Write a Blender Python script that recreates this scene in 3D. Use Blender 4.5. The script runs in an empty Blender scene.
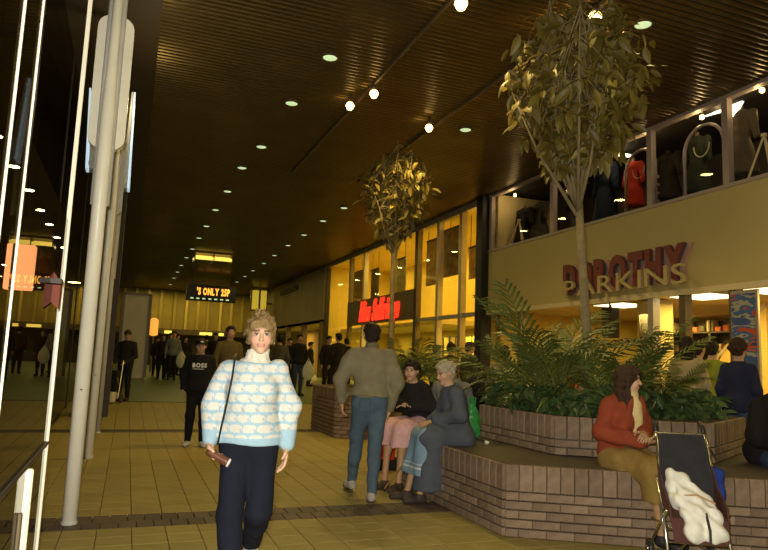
import bpy, bmesh, math, random
import numpy as np
from mathutils import Matrix, Vector

# ------------------------------------------------------------------ camera, world, exposure
YAW, PIT, ROL = [math.radians(a) for a in (20.79, 7.35, 2.16)]
FPX, CXP, CYP, CAMH = 661.7, 384.0, 275.0, 1.38
SC = bpy.context.scene
COL = SC.collection
_f = np.array([math.sin(YAW)*math.cos(PIT), math.cos(YAW)*math.cos(PIT), math.sin(PIT)])
_r = np.array([math.cos(YAW), -math.sin(YAW), 0.0])
_u = np.cross(_r, _f)
AX = math.cos(ROL)*_r + math.sin(ROL)*_u
AY = -math.sin(ROL)*_r + math.cos(ROL)*_u
C0 = np.array([0, 0, CAMH])
def ray(x, y): return _f + AX*(x-CXP)/FPX - AY*(y-CYP)/FPX
def atz(x, y, z=0.0): d = ray(x, y); return C0 + d*(z-CAMH)/d[2]
def atX(x, y, X): d = ray(x, y); return C0 + d*X/d[0]
def atY(x, y, Y): d = ray(x, y); return C0 + d*Y/d[1]
def inview(p, m=20):
    v = np.asarray(p, float)-C0; z = v@_f
    if z < .3: return False
    x, y = CXP+FPX*(v@AX)/z, CYP-FPX*(v@AY)/z
    return -m < x < 768+m and -m < y < 550+m

cd = bpy.data.cameras.new('camera'); cam = bpy.data.objects.new('camera', cd); COL.objects.link(cam)
cam.matrix_world = Matrix(((AX[0], AY[0], -_f[0], 0), (AX[1], AY[1], -_f[1], 0), (AX[2], AY[2], -_f[2], CAMH), (0, 0, 0, 1)))
cd.sensor_width = 36; cd.sensor_fit = 'HORIZONTAL'; cd.lens = FPX/768*36; cd.clip_start = .05; cd.clip_end = 200
SC.camera = cam
vs = SC.view_settings
vs.view_transform = 'Standard'; vs.look = 'None'; vs.gamma = 1; vs.use_curve_mapping = False; vs.exposure = 0.0

w = bpy.data.worlds.new('world'); SC.world = w; w.use_nodes = True
w.node_tree.nodes['Background'].inputs[0].default_value = (1.0, .80, .32, 1)
w.node_tree.nodes['Background'].inputs[1].default_value = .075

def light(name, kind, loc, energy, color, size=.1, rot=None, spot=None, sy=None):
    l = bpy.data.lights.new(name, kind); l.energy = energy; l.color = color
    if kind == 'AREA':
        l.size = size
        if sy: l.shape = 'RECTANGLE'; l.size_y = sy
        else: l.shape = 'DISK'
    else: l.shadow_soft_size = size
    if kind == 'SPOT' and spot: l.spot_size = spot; l.spot_blend = .6
    o = bpy.data.objects.new(name, l); o.location = loc
    if rot: o.rotation_euler = rot
    COL.objects.link(o); return o
# the photographer's flash, a real lamp just beside the lens
light('camera_flash', 'POINT', (-.05, .02, CAMH+.09), 880, (1, .95, .81), .03)

# ------------------------------------------------------------------ materials
def mat(name, color, rough=.7, metal=0, var=0, vscale=8, bump=0, bscale=60, emit=0, ecol=None, rnd=0, attr=False, spec=.4, coat=0, sheen=0):
    m = bpy.data.materials.new(name); m.use_nodes = True
    nt = m.node_tree; N = nt.nodes; L = nt.links; b = N['Principled BSDF']
    b.inputs['Roughness'].default_value = rough; b.inputs['Metallic'].default_value = metal
    b.inputs['Specular IOR Level'].default_value = spec
    b.inputs['Base Color'].default_value = (*color, 1)
    src = None
    if attr:
        a = N.new('ShaderNodeAttribute'); a.attribute_name = 'Col'; src = a.outputs['Color']
    if var or rnd:
        hs = N.new('ShaderNodeHueSaturation')
        if src: L.new(src, hs.inputs['Color'])
        else: hs.inputs['Color'].default_value = (*color, 1)
        val = None
        if var:
            tc = N.new('ShaderNodeTexCoord'); nz = N.new('ShaderNodeTexNoise'); nz.inputs['Scale'].default_value = vscale; nz.inputs['Detail'].default_value = 5
            L.new(tc.outputs['Object'], nz.inputs['Vector'])
            mr = N.new('ShaderNodeMapRange'); mr.inputs[1].default_value = .25; mr.inputs[2].default_value = .75
            mr.inputs[3].default_value = 1-var; mr.inputs[4].default_value = 1+var; L.new(nz.outputs['Fac'], mr.inputs[0]); val = mr.outputs[0]
        if rnd:
            oi = N.new('ShaderNodeObjectInfo'); mr2 = N.new('ShaderNodeMapRange'); mr2.inputs[3].default_value = 1-rnd; mr2.inputs[4].default_value = 1+rnd
            L.new(oi.outputs['Random'], mr2.inputs[0])
            if val:
                mu = N.new('ShaderNodeMath'); mu.operation = 'MULTIPLY'; L.new(val, mu.inputs[0]); L.new(mr2.outputs[0], mu.inputs[1]); val = mu.outputs[0]
            else: val = mr2.outputs[0]
        L.new(val, hs.inputs['Value']); src = hs.outputs['Color']
    if src: L.new(src, b.inputs['Base Color'])
    if bump:
        tc = N.new('ShaderNodeTexCoord'); nz = N.new('ShaderNodeTexNoise'); nz.inputs['Scale'].default_value = bscale; nz.inputs['Detail'].default_value = 3
        bp = N.new('ShaderNodeBump'); bp.inputs['Strength'].default_value = bump; bp.inputs['Distance'].default_value = .01
        L.new(tc.outputs['Object'], nz.inputs['Vector']); L.new(nz.outputs['Fac'], bp.inputs['Height']); L.new(bp.outputs[0], b.inputs['Normal'])
    if emit:
        b.inputs['Emission Color'].default_value = (*(ecol or color), 1); b.inputs['Emission Strength'].default_value = emit
    if sheen: b.inputs['Sheen Weight'].default_value = sheen
    return m
def glassmat(name, ior=1.5, tint=(1, 1, 1), rough=0.0):
    m = bpy.data.materials.new(name); m.use_nodes = True; nt = m.node_tree; N = nt.nodes; L = nt.links
    N.remove(N['Principled BSDF']); out = N['Material Output']
    fr = N.new('ShaderNodeFresnel'); fr.inputs[0].default_value = ior
    t = N.new('ShaderNodeBsdfTransparent'); t.inputs[0].default_value = (*tint, 1)
    g = N.new('ShaderNodeBsdfGlossy'); g.inputs['Roughness'].default_value = rough
    mx = N.new('ShaderNodeMixShader'); L.new(fr.outputs[0], mx.inputs[0]); L.new(t.outputs[0], mx.inputs[1]); L.new(g.outputs[0], mx.inputs[2]); L.new(mx.outputs[0], out.inputs[0])
    return m
_cloth = {}
def cloth(c, rough=.9, var=.14, vscale=14, bump=.25, bscale=140):
    k = (tuple(c), rough, bscale)
    if k not in _cloth: _cloth[k] = mat('cloth', c, rough, var=var, vscale=vscale, bump=bump, bscale=bscale, spec=.15)
    return _cloth[k]

M = dict(
 paver=mat('paver', (.285, .225, .068), .55, var=.12, vscale=9, rnd=.09, bump=.2, bscale=90, spec=.35),
 grout=mat('grout', (.15, .105, .045), .9, var=.2, vscale=3),
 band=mat('dark_paver', (.085, .06, .04), .6, var=.2, vscale=9, rnd=.25, bump=.2, bscale=90),
 green=mat('green_floor', (.13, .17, .07), .45, var=.2, vscale=1.5),
 slat=mat('bronze_slat', (.125, .085, .03), .34, metal=.7, var=.2, vscale=1.2),
 void=mat('ceiling_void', (.015, .011, .006), .9),
 soffit=mat('soffit', (.055, .04, .022), .6, var=.15, vscale=2),
 white=mat('white_paint', (.88, .84, .68), .35, var=.05, vscale=4),
 greyp=mat('grey_paint', (.5, .49, .44), .4, var=.06, vscale=4),
 black=mat('black_metal', (.02, .018, .016), .45),
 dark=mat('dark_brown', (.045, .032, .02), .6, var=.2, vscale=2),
 bronze=mat('bronze_frame', (.16, .12, .07), .45, metal=.4, var=.1, vscale=3),
 alu=mat('aluminium_frame', (.55, .50, .42), .4, metal=.6, var=.08, vscale=3),
 pinkalu=mat('pinkish_frame', (.42, .34, .30), .45, metal=.2, var=.08, vscale=3),
 cream=mat('cream_fascia', (.53, .43, .175), .65, var=.05, vscale=.8, bump=.05, bscale=200),
 cream2=mat('cream_wall', (.72, .60, .33), .7, var=.08, vscale=1),
 yellowwall=mat('yellow_wall', (.72, .56, .16), .7, var=.1, vscale=.7),
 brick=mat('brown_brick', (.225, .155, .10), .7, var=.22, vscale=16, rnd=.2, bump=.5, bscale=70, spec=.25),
 mortar=mat('mortar', (.11, .085, .06), .95, var=.2, vscale=12),
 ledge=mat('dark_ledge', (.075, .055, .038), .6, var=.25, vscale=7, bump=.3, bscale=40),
 soil=mat('soil', (.05, .035, .02), .95, var=.4, vscale=20, bump=.8, bscale=25),
 bark=mat('bark', (.26, .20, .10), .85, var=.25, vscale=10, bump=.6, bscale=40),
 leaf=mat('leaf', (.165, .125, .022), .5, rnd=.45, var=.2, vscale=5, spec=.4),
 leafy=mat('yellow_leaf', (.55, .40, .05), .5, rnd=.2),
 palm=mat('palm_leaf', (.10, .125, .025), .45, rnd=.35, var=.25, vscale=4),
 shrub=mat('shrub_leaf', (.05, .085, .025), .45, rnd=.3, var=.3, vscale=9),
 skin=mat('skin', (.6, .36, .22), .55, attr=True, var=.05, vscale=20, spec=.35),
 attr=mat('painted_cloth', (.5, .5, .5), .9, attr=True, var=.06, vscale=40, bump=.5, bscale=120, spec=.1),
 redneon=mat('red_neon', (1, .06, .03), .4, emit=1.25, ecol=(1, .035, .012)),
 lamp=mat('warm_bulb', (1, .8, .4), .3, emit=9, ecol=(1, .66, .22)),
 disc=mat('downlight_disc', (.7, .9, .6), .3, emit=.85, ecol=(.60, .80, .42)),
 panel=mat('light_panel', (1, .95, .8), .3, emit=2.2, ecol=(1, .86, .50)),
 wedge=mat('white_light', (1, .95, .9), .3, emit=2.3, ecol=(1, .85, .62)),
 ytube=mat('yellow_tube', (1, .85, .2), .3, emit=1.4, ecol=(1, .66, .10)),
 btube=mat('blue_tube', (.6, .8, 1), .3, emit=.6, ecol=(.60, .80, .95)),
 orange=mat('orange_sign', (1, .4, .15), .4, emit=3.5, ecol=(1, .40, .16)),
 led=mat('led_dots', (1, .5, .1), .4, emit=1.7, ecol=(1, .42, .05)),
 glass=glassmat('shop_glass', 1.35), lglass=glassmat('reflective_glass', 1.42, (.55, .5, .42)),
 chrome=mat('chrome', (.8, .78, .72), .22, metal=1),
)

# ------------------------------------------------------------------ mesh helpers
def tag(o, label=None, cat=None, group=None, kind=None):
    if label: o['label'] = label
    if cat: o['category'] = cat
    if group: o['group'] = group
    if kind: o['kind'] = kind
    return o
def empty(name, loc=(0, 0, 0), rz=0, label=None, cat=None, group=None):
    o = bpy.data.objects.new(name, None); o.empty_display_size = .1; o.location = loc; o.rotation_euler = (0, 0, rz); COL.objects.link(o)
    return tag(o, label, cat, group)
def link(name, me, m=None, parent=None, loc=None, smooth=False):
    if m is not None:
        if isinstance(m, str): m = M[m]
        if not me.materials: me.materials.append(m)
    if smooth:
        me.polygons.foreach_set('use_smooth', [True]*len(me.polygons))
    o = bpy.data.objects.new(name, me); COL.objects.link(o)
    if parent: o.parent = parent
    if loc is not None: o.location = loc
    return o
class MB:
    """collects simple solids and links them as one mesh"""
    def __init__(s): s.v = []; s.f = []
    def add(s, v, f):
        n = len(s.v); s.v += [tuple(map(float, p)) for p in v]; s.f += [tuple(i+n for i in q) for q in f]; return s
    def box(s, x0, x1, y0, y1, z0, z1):
        return s.add([(x, y, z) for z in (z0, z1) for y in (y0, y1) for x in (x0, x1)], [(0, 2, 3, 1), (4, 5, 7, 6), (0, 1, 5, 4), (2, 6, 7, 3), (0, 4, 6, 2), (1, 3, 7, 5)])
    def bbox(s, cx, cy, cz, sx, sy, sz, b):
        """box with chamfered edges"""
        hx, hy, hz = sx/2, sy/2, sz/2; v = []
        bm = bmesh.new(); bmesh.ops.create_cube(bm, size=1)
        for q in bm.verts: q.co = Vector((q.co.x*sx+cx, q.co.y*sy+cy, q.co.z*sz+cz))
        bmesh.ops.bevel(bm, geom=bm.edges[:], offset=b, segments=1, affect='EDGES')
        bm.verts.index_update(); s.add([q.co for q in bm.verts], [[q.index for q in f.verts] for f in bm.faces]); bm.free(); return s
    def tube(s, pts, r, n=8, cap=True):
        pts = [np.array(p, float) for p in pts]; k = len(pts)
        rs = [r]*k if not hasattr(r, '__len__') else list(r)
        v = []; prev = None
        for i, p in enumerate(pts):
            t = pts[min(i+1, k-1)]-pts[max(i-1, 0)]; t = t/(np.linalg.norm(t)+1e-9)
            if prev is None:
                a = np.cross(t, (0, 0, 1.0) if abs(t[2]) < .9 else (1.0, 0, 0))
            else: a = prev-t*(prev@t)
            a = a/(np.linalg.norm(a)+1e-9); prev = a; b = np.cross(t, a)
            for j in range(n):
                th = 2*math.pi*j/n; v.append(p+rs[i]*(math.cos(th)*a+math.sin(th)*b))
        f = [(i*n+j, i*n+(j+1) % n, (i+1)*n+(j+1) % n, (i+1)*n+j) for i in range(k-1) for j in range(n)]
        if cap: f += [tuple(range(n-1, -1, -1)), tuple(range((k-1)*n, k*n))]
        return s.add(v, f)
    def lathe(s, prof, c=(0, 0, 0), n=16):
        v = []; 
        for r, z in prof:
            for j in range(n): th = 2*math.pi*j/n; v.append((c[0]+r*math.cos(th), c[1]+r*math.sin(th), c[2]+z))
        k = len(prof)
        f = [(i*n+j, i*n+(j+1) % n, (i+1)*n+(j+1) % n, (i+1)*n+j) for i in range(k-1) for j in range(n)]
        f += [tuple(range(n-1, -1, -1)), tuple(range((k-1)*n, k*n))]
        return s.add(v, f)
    def prism(s, poly, z0, z1):
        n = len(poly)
        return s.add([(x, y, z0) for x, y in poly]+[(x, y, z1) for x, y in poly],
            [tuple(range(n-1, -1, -1)), tuple(range(n, 2*n))]+[(i, (i+1) % n, n+(i+1) % n, n+i) for i in range(n)])
    def sheet(s, pts, th, nrm):
        """flat polygon with thickness; pts 3d"""
        n = len(pts); nrm = np.array(nrm, float)*th
        return s.add([np.array(p) for p in pts]+[np.array(p)+nrm for p in pts],
            [tuple(range(n-1, -1, -1)), tuple(range(n, 2*n))]+[(i, (i+1) % n, n+(i+1) % n, n+i) for i in range(n)])
    def mesh(s, name='mesh'):
        me = bpy.data.meshes.new(name); me.from_pydata(s.v, [], s.f); me.update(); return me
    def build(s, name, m, parent=None, loc=None, smooth=False): return link(name, s.mesh(name), m, parent, loc, smooth)
def struct(o): o['kind'] = 'structure'; return o

def text_meshes(txt, size, depth, bold=0.0):
    """one mesh per character with its left offset"""
    out = []; x = 0
    for ch in txt:
        if ch == ' ': x += size*.35; continue
        c = bpy.data.curves.new('t', 'FONT'); c.body = ch; c.size = size; c.extrude = depth/2; c.offset = bold; c.resolution_u = 3
        o = bpy.data.objects.new('t', c); COL.objects.link(o)
        dg = bpy.context.evaluated_depsgraph_get(); me = bpy.data.meshes.new_from_object(o.evaluated_get(dg))
        bpy.data.objects.remove(o); bpy.data.curves.remove(c)
        xs = [v.co.x for v in me.vertices]; lo, hi = min(xs), max(xs)
        for v in me.vertices: v.co.x -= lo
        out.append((ch, me, x, hi-lo)); x += hi-lo+size*.10
    return out, x
def place_text(parent, txt, size, depth, m, origin, xdir, updir, width=None, bold=0, shear=0, name='letter'):
    ms, tot = text_meshes(txt, size, depth, bold)
    k = (width/tot) if width else 1
    X = Vector(xdir).normalized(); U = Vector(updir).normalized(); Z = X.cross(U)
    obs = []
    for ch, me, x, wd in ms:
        for v in me.vertices:
            p = Vector(origin)+X*((x+v.co.x)*k+shear*v.co.y)+U*v.co.y+Z*v.co.z
            v.co = p
        obs.append(link(name, me, m, parent))
    return obs

# ------------------------------------------------------------------ signed-distance bodies (people, clothes, bags)
class Field:
    def __init__(s, lo, hi, vox):
        s.o = np.array(lo, float)-3*vox; s.vx = vox
        s.n = np.ceil((np.array(hi, float)-s.o)/vox).astype(int)+4
        s.D = np.full(s.n, 1.0, np.float32)
    def blk(s, lo, hi, m):
        a = np.clip(np.floor((np.array(lo)-m-s.o)/s.vx).astype(int), 0, s.n-1); b = np.clip(np.ceil((np.array(hi)+m-s.o)/s.vx).astype(int)+1, 1, s.n)
        if (b <= a).any(): return None
        ax = [s.o[i]+s.vx*np.arange(a[i], b[i]) for i in range(3)]
        return (slice(a[0], b[0]), slice(a[1], b[1]), slice(a[2], b[2])), ax[0][:, None, None], ax[1][None, :, None], ax[2][None, None, :]
    def put(s, sl, d, k, sub):
        A = s.D[sl]
        if sub:
            d = -d; h = np.clip(.5-.5*(d-A)/k, 0, 1); s.D[sl] = d+(A-d)*h+k*h*(1-h)
        else:
            h = np.clip(.5+.5*(d-A)/k, 0, 1); s.D[sl] = d+(A-d)*h-k*h*(1-h)
    def prim(s, p):
        t = p[0]
        if t == 'cap':
            _, a, b, ra, rb, k, sub = p; a = np.array(a, float); b = np.array(b, float); r = max(ra, rb)
            q = s.blk(np.minimum(a, b)-r, np.maximum(a, b)+r, k+3*s.vx)
            if q is None: return
            sl, x, y, z = q; ab = b-a; L = ab@ab+1e-12
            t_ = np.clip(((x-a[0])*ab[0]+(y-a[1])*ab[1]+(z-a[2])*ab[2])/L, 0, 1)
            d = np.sqrt((x-a[0]-t_*ab[0])**2+(y-a[1]-t_*ab[1])**2+(z-a[2]-t_*ab[2])**2)-(ra+(rb-ra)*t_)
        elif t == 'ell':
            _, c, r, R, k, sub = p; c = np.array(c, float); r = np.array(r, float)
            ext = np.abs(R)@r if R is not None else r
            q = s.blk(c-ext, c+ext, k+3*s.vx)
            if q is None: return
            sl, x, y, z = q; x = x-c[0]; y = y-c[1]; z = z-c[2]
            if R is not None: x, y, z = (R[0, 0]*x+R[1, 0]*y+R[2, 0]*z, R[0, 1]*x+R[1, 1]*y+R[2, 1]*z, R[0, 2]*x+R[1, 2]*y+R[2, 2]*z)
            k0 = np.sqrt((x/r[0])**2+(y/r[1])**2+(z/r[2])**2); k1 = np.sqrt((x/r[0]**2)**2+(y/r[1]**2)**2+(z/r[2]**2)**2)+1e-6
            d = k0*(k0-1)/k1
            d = np.where(k0 < .3, -min(r)*(1-k0), d)
        elif t == 'plane':     # keep side where (p-c).n < 0
            _, c, n_, k = p; n_ = np.array(n_, float)
            sl, x, y, z = s.blk(s.o, s.o+s.vx*s.n, 0)
            d = (x-c[0])*n_[0]+(y-c[1])*n_[1]+(z-c[2])*n_[2]
            A = s.D[sl]; s.D[sl] = np.maximum(A, d) ; return
        elif t == 'box':
            _, c, hsz, R, rd, k, sub = p; c = np.array(c, float); hsz = np.array(hsz, float)
            ext = (np.abs(R)@hsz if R is not None else hsz)+rd
            q = s.blk(c-ext, c+ext, k+3*s.vx)
            if q is None: return
            sl, x, y, z = q; x = x-c[0]; y = y-c[1]; z = z-c[2]
            if R is not None: x, y, z = (R[0, 0]*x+R[1, 0]*y+R[2, 0]*z, R[0, 1]*x+R[1, 1]*y+R[2, 1]*z, R[0, 2]*x+R[1, 2]*y+R[2, 2]*z)
            x, y, z = np.broadcast_arrays(np.abs(x)-hsz[0], np.abs(y)-hsz[1], np.abs(z)-hsz[2])
            d = np.sqrt(np.maximum(x, 0)**2+np.maximum(y, 0)**2+np.maximum(z, 0)**2)+np.minimum(np.maximum(np.maximum(x, y), z), 0)-rd
        s.put(sl, d.astype(np.float32), max(k, 1e-4), sub)
    def wrinkle(s, amp, fr, seed=0):
        rs = np.random.RandomState(seed); x, y, z = [s.o[i]+s.vx*np.arange(s.n[i]) for i in range(3)]
        x = x[:, None, None]; y = y[None, :, None]; z = z[None, None, :]; W = 0
        for i in range(4):
            a = rs.uniform(-1, 1, 3)*fr; ph = rs.uniform(0, 6.3)
            b = rs.uniform(-1, 1, 3)*fr*.6
            W = W+np.sin(a[0]*x+a[1]*y+a[2]*z+ph+1.2*np.sin(b[0]*x+b[1]*y+b[2]*z))
        s.D += (amp/2.2*W).astype(np.float32)
    def nets(s):
        D = s.D; S = D < 0; n = D.shape
        D = D.copy()
        for a in range(3):   # keep closed
            sl = [slice(None)]*3
            for e in (0, -1): sl[a] = e; D[tuple(sl)] = np.maximum(D[tuple(sl)], .01)
        S = D < 0
        c = np.zeros([q-1 for q in n], np.int8)
        off = [(i, j, k) for i in (0, 1) for j in (0, 1) for k in (0, 1)]
        for i, j, k in off: c += S[i:n[0]-1+i, j:n[1]-1+j, k:n[2]-1+k]
        I = np.argwhere((c > 0) & (c < 8))
        if not len(I): return np.zeros((0, 3)), np.zeros((0, 4), int)
        idx = np.full(c.shape, -1, np.int32); idx[I[:, 0], I[:, 1], I[:, 2]] = np.arange(len(I))
        acc = np.zeros((len(I), 3)); cnt = np.zeros(len(I))
        for p in off:
            for a in range(3):
                if p[a]: continue
                q = list(p); q[a] = 1
                d0 = D[I[:, 0]+p[0], I[:, 1]+p[1], I[:, 2]+p[2]]; d1 = D[I[:, 0]+q[0], I[:, 1]+q[1], I[:, 2]+q[2]]
                m = (d0 < 0) != (d1 < 0); t = np.where(m, d0/(d0-d1+1e-12), 0)
                pos = np.array(p, float)[None, :].repeat(len(I), 0); pos[:, a] += t
                acc += pos*m[:, None]; cnt += m
        V = s.o+s.vx*(I+acc/cnt[:, None])
        F = []
        for a in range(3):
            b, d = (a+1) % 3, (a+2) % 3
            s0 = [slice(None)]*3; s1 = [slice(None)]*3; s0[a] = slice(0, n[a]-1); s1[a] = slice(1, n[a])
            A, B = S[tuple(s0)], S[tuple(s1)]
            for flip in (False, True):
                E = np.argwhere((A & ~B) if not flip else (~A & B))
                E = E[(E[:, b] > 0) & (E[:, d] > 0) & (E[:, b] < n[b]-1) & (E[:, d] < n[d]-1)]
                q = []
                for ob, od in ((1, 1), (0, 1), (0, 0), (1, 0)):
                    e = E.copy(); e[:, b] -= ob; e[:, d] -= od; q.append(idx[e[:, 0], e[:, 1], e[:, 2]])
                q = np.stack(q, 1); F.append(q[:, ::-1] if flip else q)
        return V, np.concatenate(F)
def cap(a, b, ra, rb=None, k=.02, sub=False): return ('cap', a, b, ra, ra if rb is None else rb, k, sub)
def ell(c, r, R=None, k=.02, sub=False): return ('ell', c, r, R, k, sub)
def rbox(c, h, R=None, rd=.01, k=.01, sub=False): return ('box', c, h, R, rd, k, sub)
def bounds(prims):
    lo = np.full(3, 9e9); hi = -lo
    for p in prims:
        if p[0] == 'plane' or p[-1] is True: continue
        if p[0] == 'cap': q = [np.array(p[1])-max(p[3:5]), np.array(p[1])+max(p[3:5]), np.array(p[2])-max(p[3:5]), np.array(p[2])+max(p[3:5])]
        elif p[0] == 'ell': e = np.abs(p[3])@np.array(p[2]) if p[3] is not None else np.array(p[2]); q = [np.array(p[1])-e, np.array(p[1])+e]
        else: e = (np.abs(p[3])@np.array(p[2]) if p[3] is not None else np.array(p[2]))+p[4]; q = [np.array(p[1])-e, np.array(p[1])+e]
        for v in q: lo = np.minimum(lo, v); hi = np.maximum(hi, v)
    return lo, hi
def sdf_obj(name, prims, vox, m, parent=None, color=None, wr=None, loc=None):
    lo, hi = bounds(prims)
    F = Field(lo, hi, vox)
    for p in prims: F.prim(p)
    if wr: F.wrinkle(*wr)
    V, Q = F.nets()
    me = bpy.data.meshes.new(name)
    me.vertices.add(len(V)); me.vertices.foreach_set('co', V.astype(np.float32).ravel())
    me.loops.add(len(Q)*4); me.loops.foreach_set('vertex_index', Q.astype(np.int32).ravel())
    me.polygons.add(len(Q)); me.polygons.foreach_set('loop_start', np.arange(0, len(Q)*4, 4, dtype=np.int32)); me.polygons.foreach_set('loop_total', np.full(len(Q), 4, np.int32))
    me.update(calc_edges=True); me.validate()
    if color is not None:
        c = color(V) if callable(color) else np.tile(np.array(color, float), (len(V), 1))
        at = me.color_attributes.new('Col', 'FLOAT_COLOR', 'POINT')
        at.data.foreach_set('color', np.concatenate([c, np.ones((len(V), 1))], 1).astype(np.float32).ravel())
    return link(name, me, m, parent, loc, True)

# ------------------------------------------------------------------ the mall: floor, ceiling, walls
random.seed(4)
CEIL = 6.0; WX = 9.0; LX = -.40
RAMP0, RAMP1, RAMPS = 12.75, 27.0, .03
def fz(Y): return 0.0 if Y < RAMP0 else RAMPS*(min(Y, RAMP1)-RAMP0)
GREEN0 = 17.7
b = MB()
ys = [-3, RAMP0, GREEN0]; 
b.add([(x, y, fz(y)-.02) for y in ys for x in (-4, 15)], [(0, 1, 3, 2), (2, 3, 5, 4)])
floor = struct(b.build('floor', 'grout'))
tag(floor, 'buff paved mall floor with dark paver bands, rising gently at the far end', 'floor')
b = MB(); ys = [GREEN0, RAMP1, 60]
b.add([(x, y, fz(y)-.004) for y in ys for x in (-4, 15)], [(0, 1, 3, 2), (2, 3, 5, 4)])
b.build('green_flooring', 'green', floor)
# pavers: the 300 that show largest are parts, the rest one part
PS = .25
cells = []; bands = []
y = -1.5; BY0, BY1 = 5.76, 6.22
rows = []
y = BY0
while y > 2.6: y -= PS; rows.append(y)
y = BY1
while y < RAMP0-.45: rows.append(y); y += PS
ramp_rows = []
y = RAMP0+.02
while y < GREEN0-.26: ramp_rows.append(y); y += PS
for yy in rows:
    for i in range(-4, 37): cells.append((-.36+i*PS, yy))
vis = [c for c in cells if inview((c[0]+.12, c[1]+.12, 0), 14) and c[0] < 3.2 and c[1] < 12]
vis.sort(key=lambda c: c[0]**2+c[1]**2)
near = set(vis[:300])
pm = MB().bbox(PS/2, PS/2, -.012, PS-.005, PS-.005, .026, .003).mesh('paver'); pm.materials.append(M['paver'])
for c in vis[:300]:
    o = link('paver', pm, None, floor, (c[0], c[1], 0))
b = MB()
for c in cells:
    if c not in near: b.box(c[0]+.0025, c[0]+PS-.0025, c[1]+.0025, c[1]+PS-.0025, -.02, 0)
for yy in ramp_rows:
    for i in range(-4, 37):
        x = -.36+i*PS
        b.add([(x+dx*PS+(.004 if dx == 0 else -.004), yy+dy*PS+(.004 if dy == 0 else -.004), fz(yy+dy*PS)) for dy in (0, 1) for dx in (0, 1)], [(0, 1, 3, 2)])
o = b.build('distant_pavers', 'paver', floor); o['kind'] = 'stuff'
bm_ = MB().bbox(.067, .113, -.012, .128, .22, .026, .004).mesh('band_paver'); bm_.materials.append(M['band'])
for r in range(2):
    for i in range(33): link('dark_paver', bm_, None, floor, (-1.164+i*.134+(.067 if r else 0), BY0+.005+r*.227, 0))
b = MB()
for r in range(2):
    for i in range(76): x = -1.1+i*.134+(.067 if r else 0); b.box(x+.003, x+.131, RAMP0-.45+r*.225, RAMP0-.235+r*.225, -.02, .001)
b.box(-1.1, 9, GREEN0-.12, GREEN0, fz(GREEN0)-.03, fz(GREEN0)+.002)
o = b.build('distant_band_pavers', 'band', floor); o['kind'] = 'stuff'

# ceiling of bronze slats
ceil = MB().box(-4, 15, -3, 60, CEIL+.06, CEIL+.12).build('ceiling', 'void'); struct(ceil); tag(ceil, 'dark bronze slatted ceiling over the mall', 'ceiling')
b = MB(); SP = .115; y = 3.0; i = 0
while y < 56:
    wd = .088; dz = .0 if y < 10.8 else .012
    v = []
    for x in (.06, WX):
        for dy, z in ((0, .018), (.014, 0), (wd/2, -.004), (wd-.014, 0), (wd, .018)): v.append((x, y+dy, CEIL+dz+z))
    b.add(v, [(j, j+1, j+6, j+5) for j in range(4)])
    y += SP
o = b.build('ceiling_slats', 'slat', ceil); o['kind'] = 'stuff'
sof = MB().box(-1.25, .06, -2, 56, CEIL-.06, CEIL+.05).build('trim_1', 'soffit'); struct(sof); tag(sof, 'dark plain soffit strip along the left edge of the ceiling', 'soffit')

# left: reflective shopfront glazing
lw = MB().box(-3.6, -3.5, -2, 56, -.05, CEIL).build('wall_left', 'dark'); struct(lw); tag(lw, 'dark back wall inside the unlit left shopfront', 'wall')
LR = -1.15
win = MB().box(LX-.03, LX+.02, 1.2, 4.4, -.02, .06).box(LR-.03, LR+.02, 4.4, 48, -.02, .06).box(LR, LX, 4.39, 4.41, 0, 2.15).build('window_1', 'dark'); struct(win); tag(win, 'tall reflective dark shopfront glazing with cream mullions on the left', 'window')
for y0, y1 in ((1.0, 2.30), (2.32, 2.65), (2.67, 4.38), (4.44, 7.7), (7.76, 11), (11.06, 16), (16.06, 24), (24.06, 48)):
    gx = LX if y1 < 4.4 else LR
    zt_ = 2.15 if y0 == 2.67 else CEIL
    MB().add([(gx, y0, .06), (gx, y1, .06), (gx, y1, zt_), (gx, y0, zt_)], [(0, 1, 2, 3)]).build('pane', 'lglass', win)
for yy, wd in ((2.31, .012), (2.66, .012), (4.40, .03)):
    MB().box(LX-.012, LX+(.004 if yy < 4 else .012), yy-wd/2, yy+wd/2, 0.0, CEIL).build('mullion', 'white', win)
for yy in (7.73, 11.03, 16.03, 24.03): MB().box(LR-.02, LR+.012, yy-.03, yy+.03, 0, CEIL).build('mullion', 'dark', win)
MB().box(LX+.002, LX+.014, 2.4, 4.4, .825, .84).build('door_rail', 'dark', win)
MB().bbox(LX+.012, 3.60, .41, .04, .03, .8, .008).build('door_stile', 'white', win)
MB().bbox(LX+.008, 3.46, .34, .02, .02, .60, .005).build('door_stile', 'bronze', win)
# lit orange sign with a red awning inside the left shop
sg = empty('illuminated_sign', (-.65, 3.9, 0), 0, 'square orange illuminated sign with red sloping awning behind the left glass', 'sign')
p0, p1 = atX(3, 288, -1.55), atX(37, 246, -1.55)
yy = 3.9; a = atY(3, 289, yy); c = atY(37, 246, yy)
MB().bbox((a[0]+c[0])/2, yy, (a[2]+c[2])/2, c[0]-a[0], .05, c[2]-a[2], .006).build('light_box', 'orange', sg).matrix_parent_inverse = Matrix.Translation((.65, -3.9, 0))
d1, d2, d3, d4 = atY(40, 250, yy), atY(61, 283, yy), atY(58, 309, yy), atY(36, 287, yy)
MB().sheet([d1, d2, d3, d4], .08, (0, 1, 0)).build('awning', mat('red_awning', (.16, .03, .015), .7, var=.2), sg).matrix_parent_inverse = Matrix.Translation((.65, -3.9, 0))
a = atY(40, 284, yy-.1); c = atY(62, 279, yy-.1)
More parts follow.
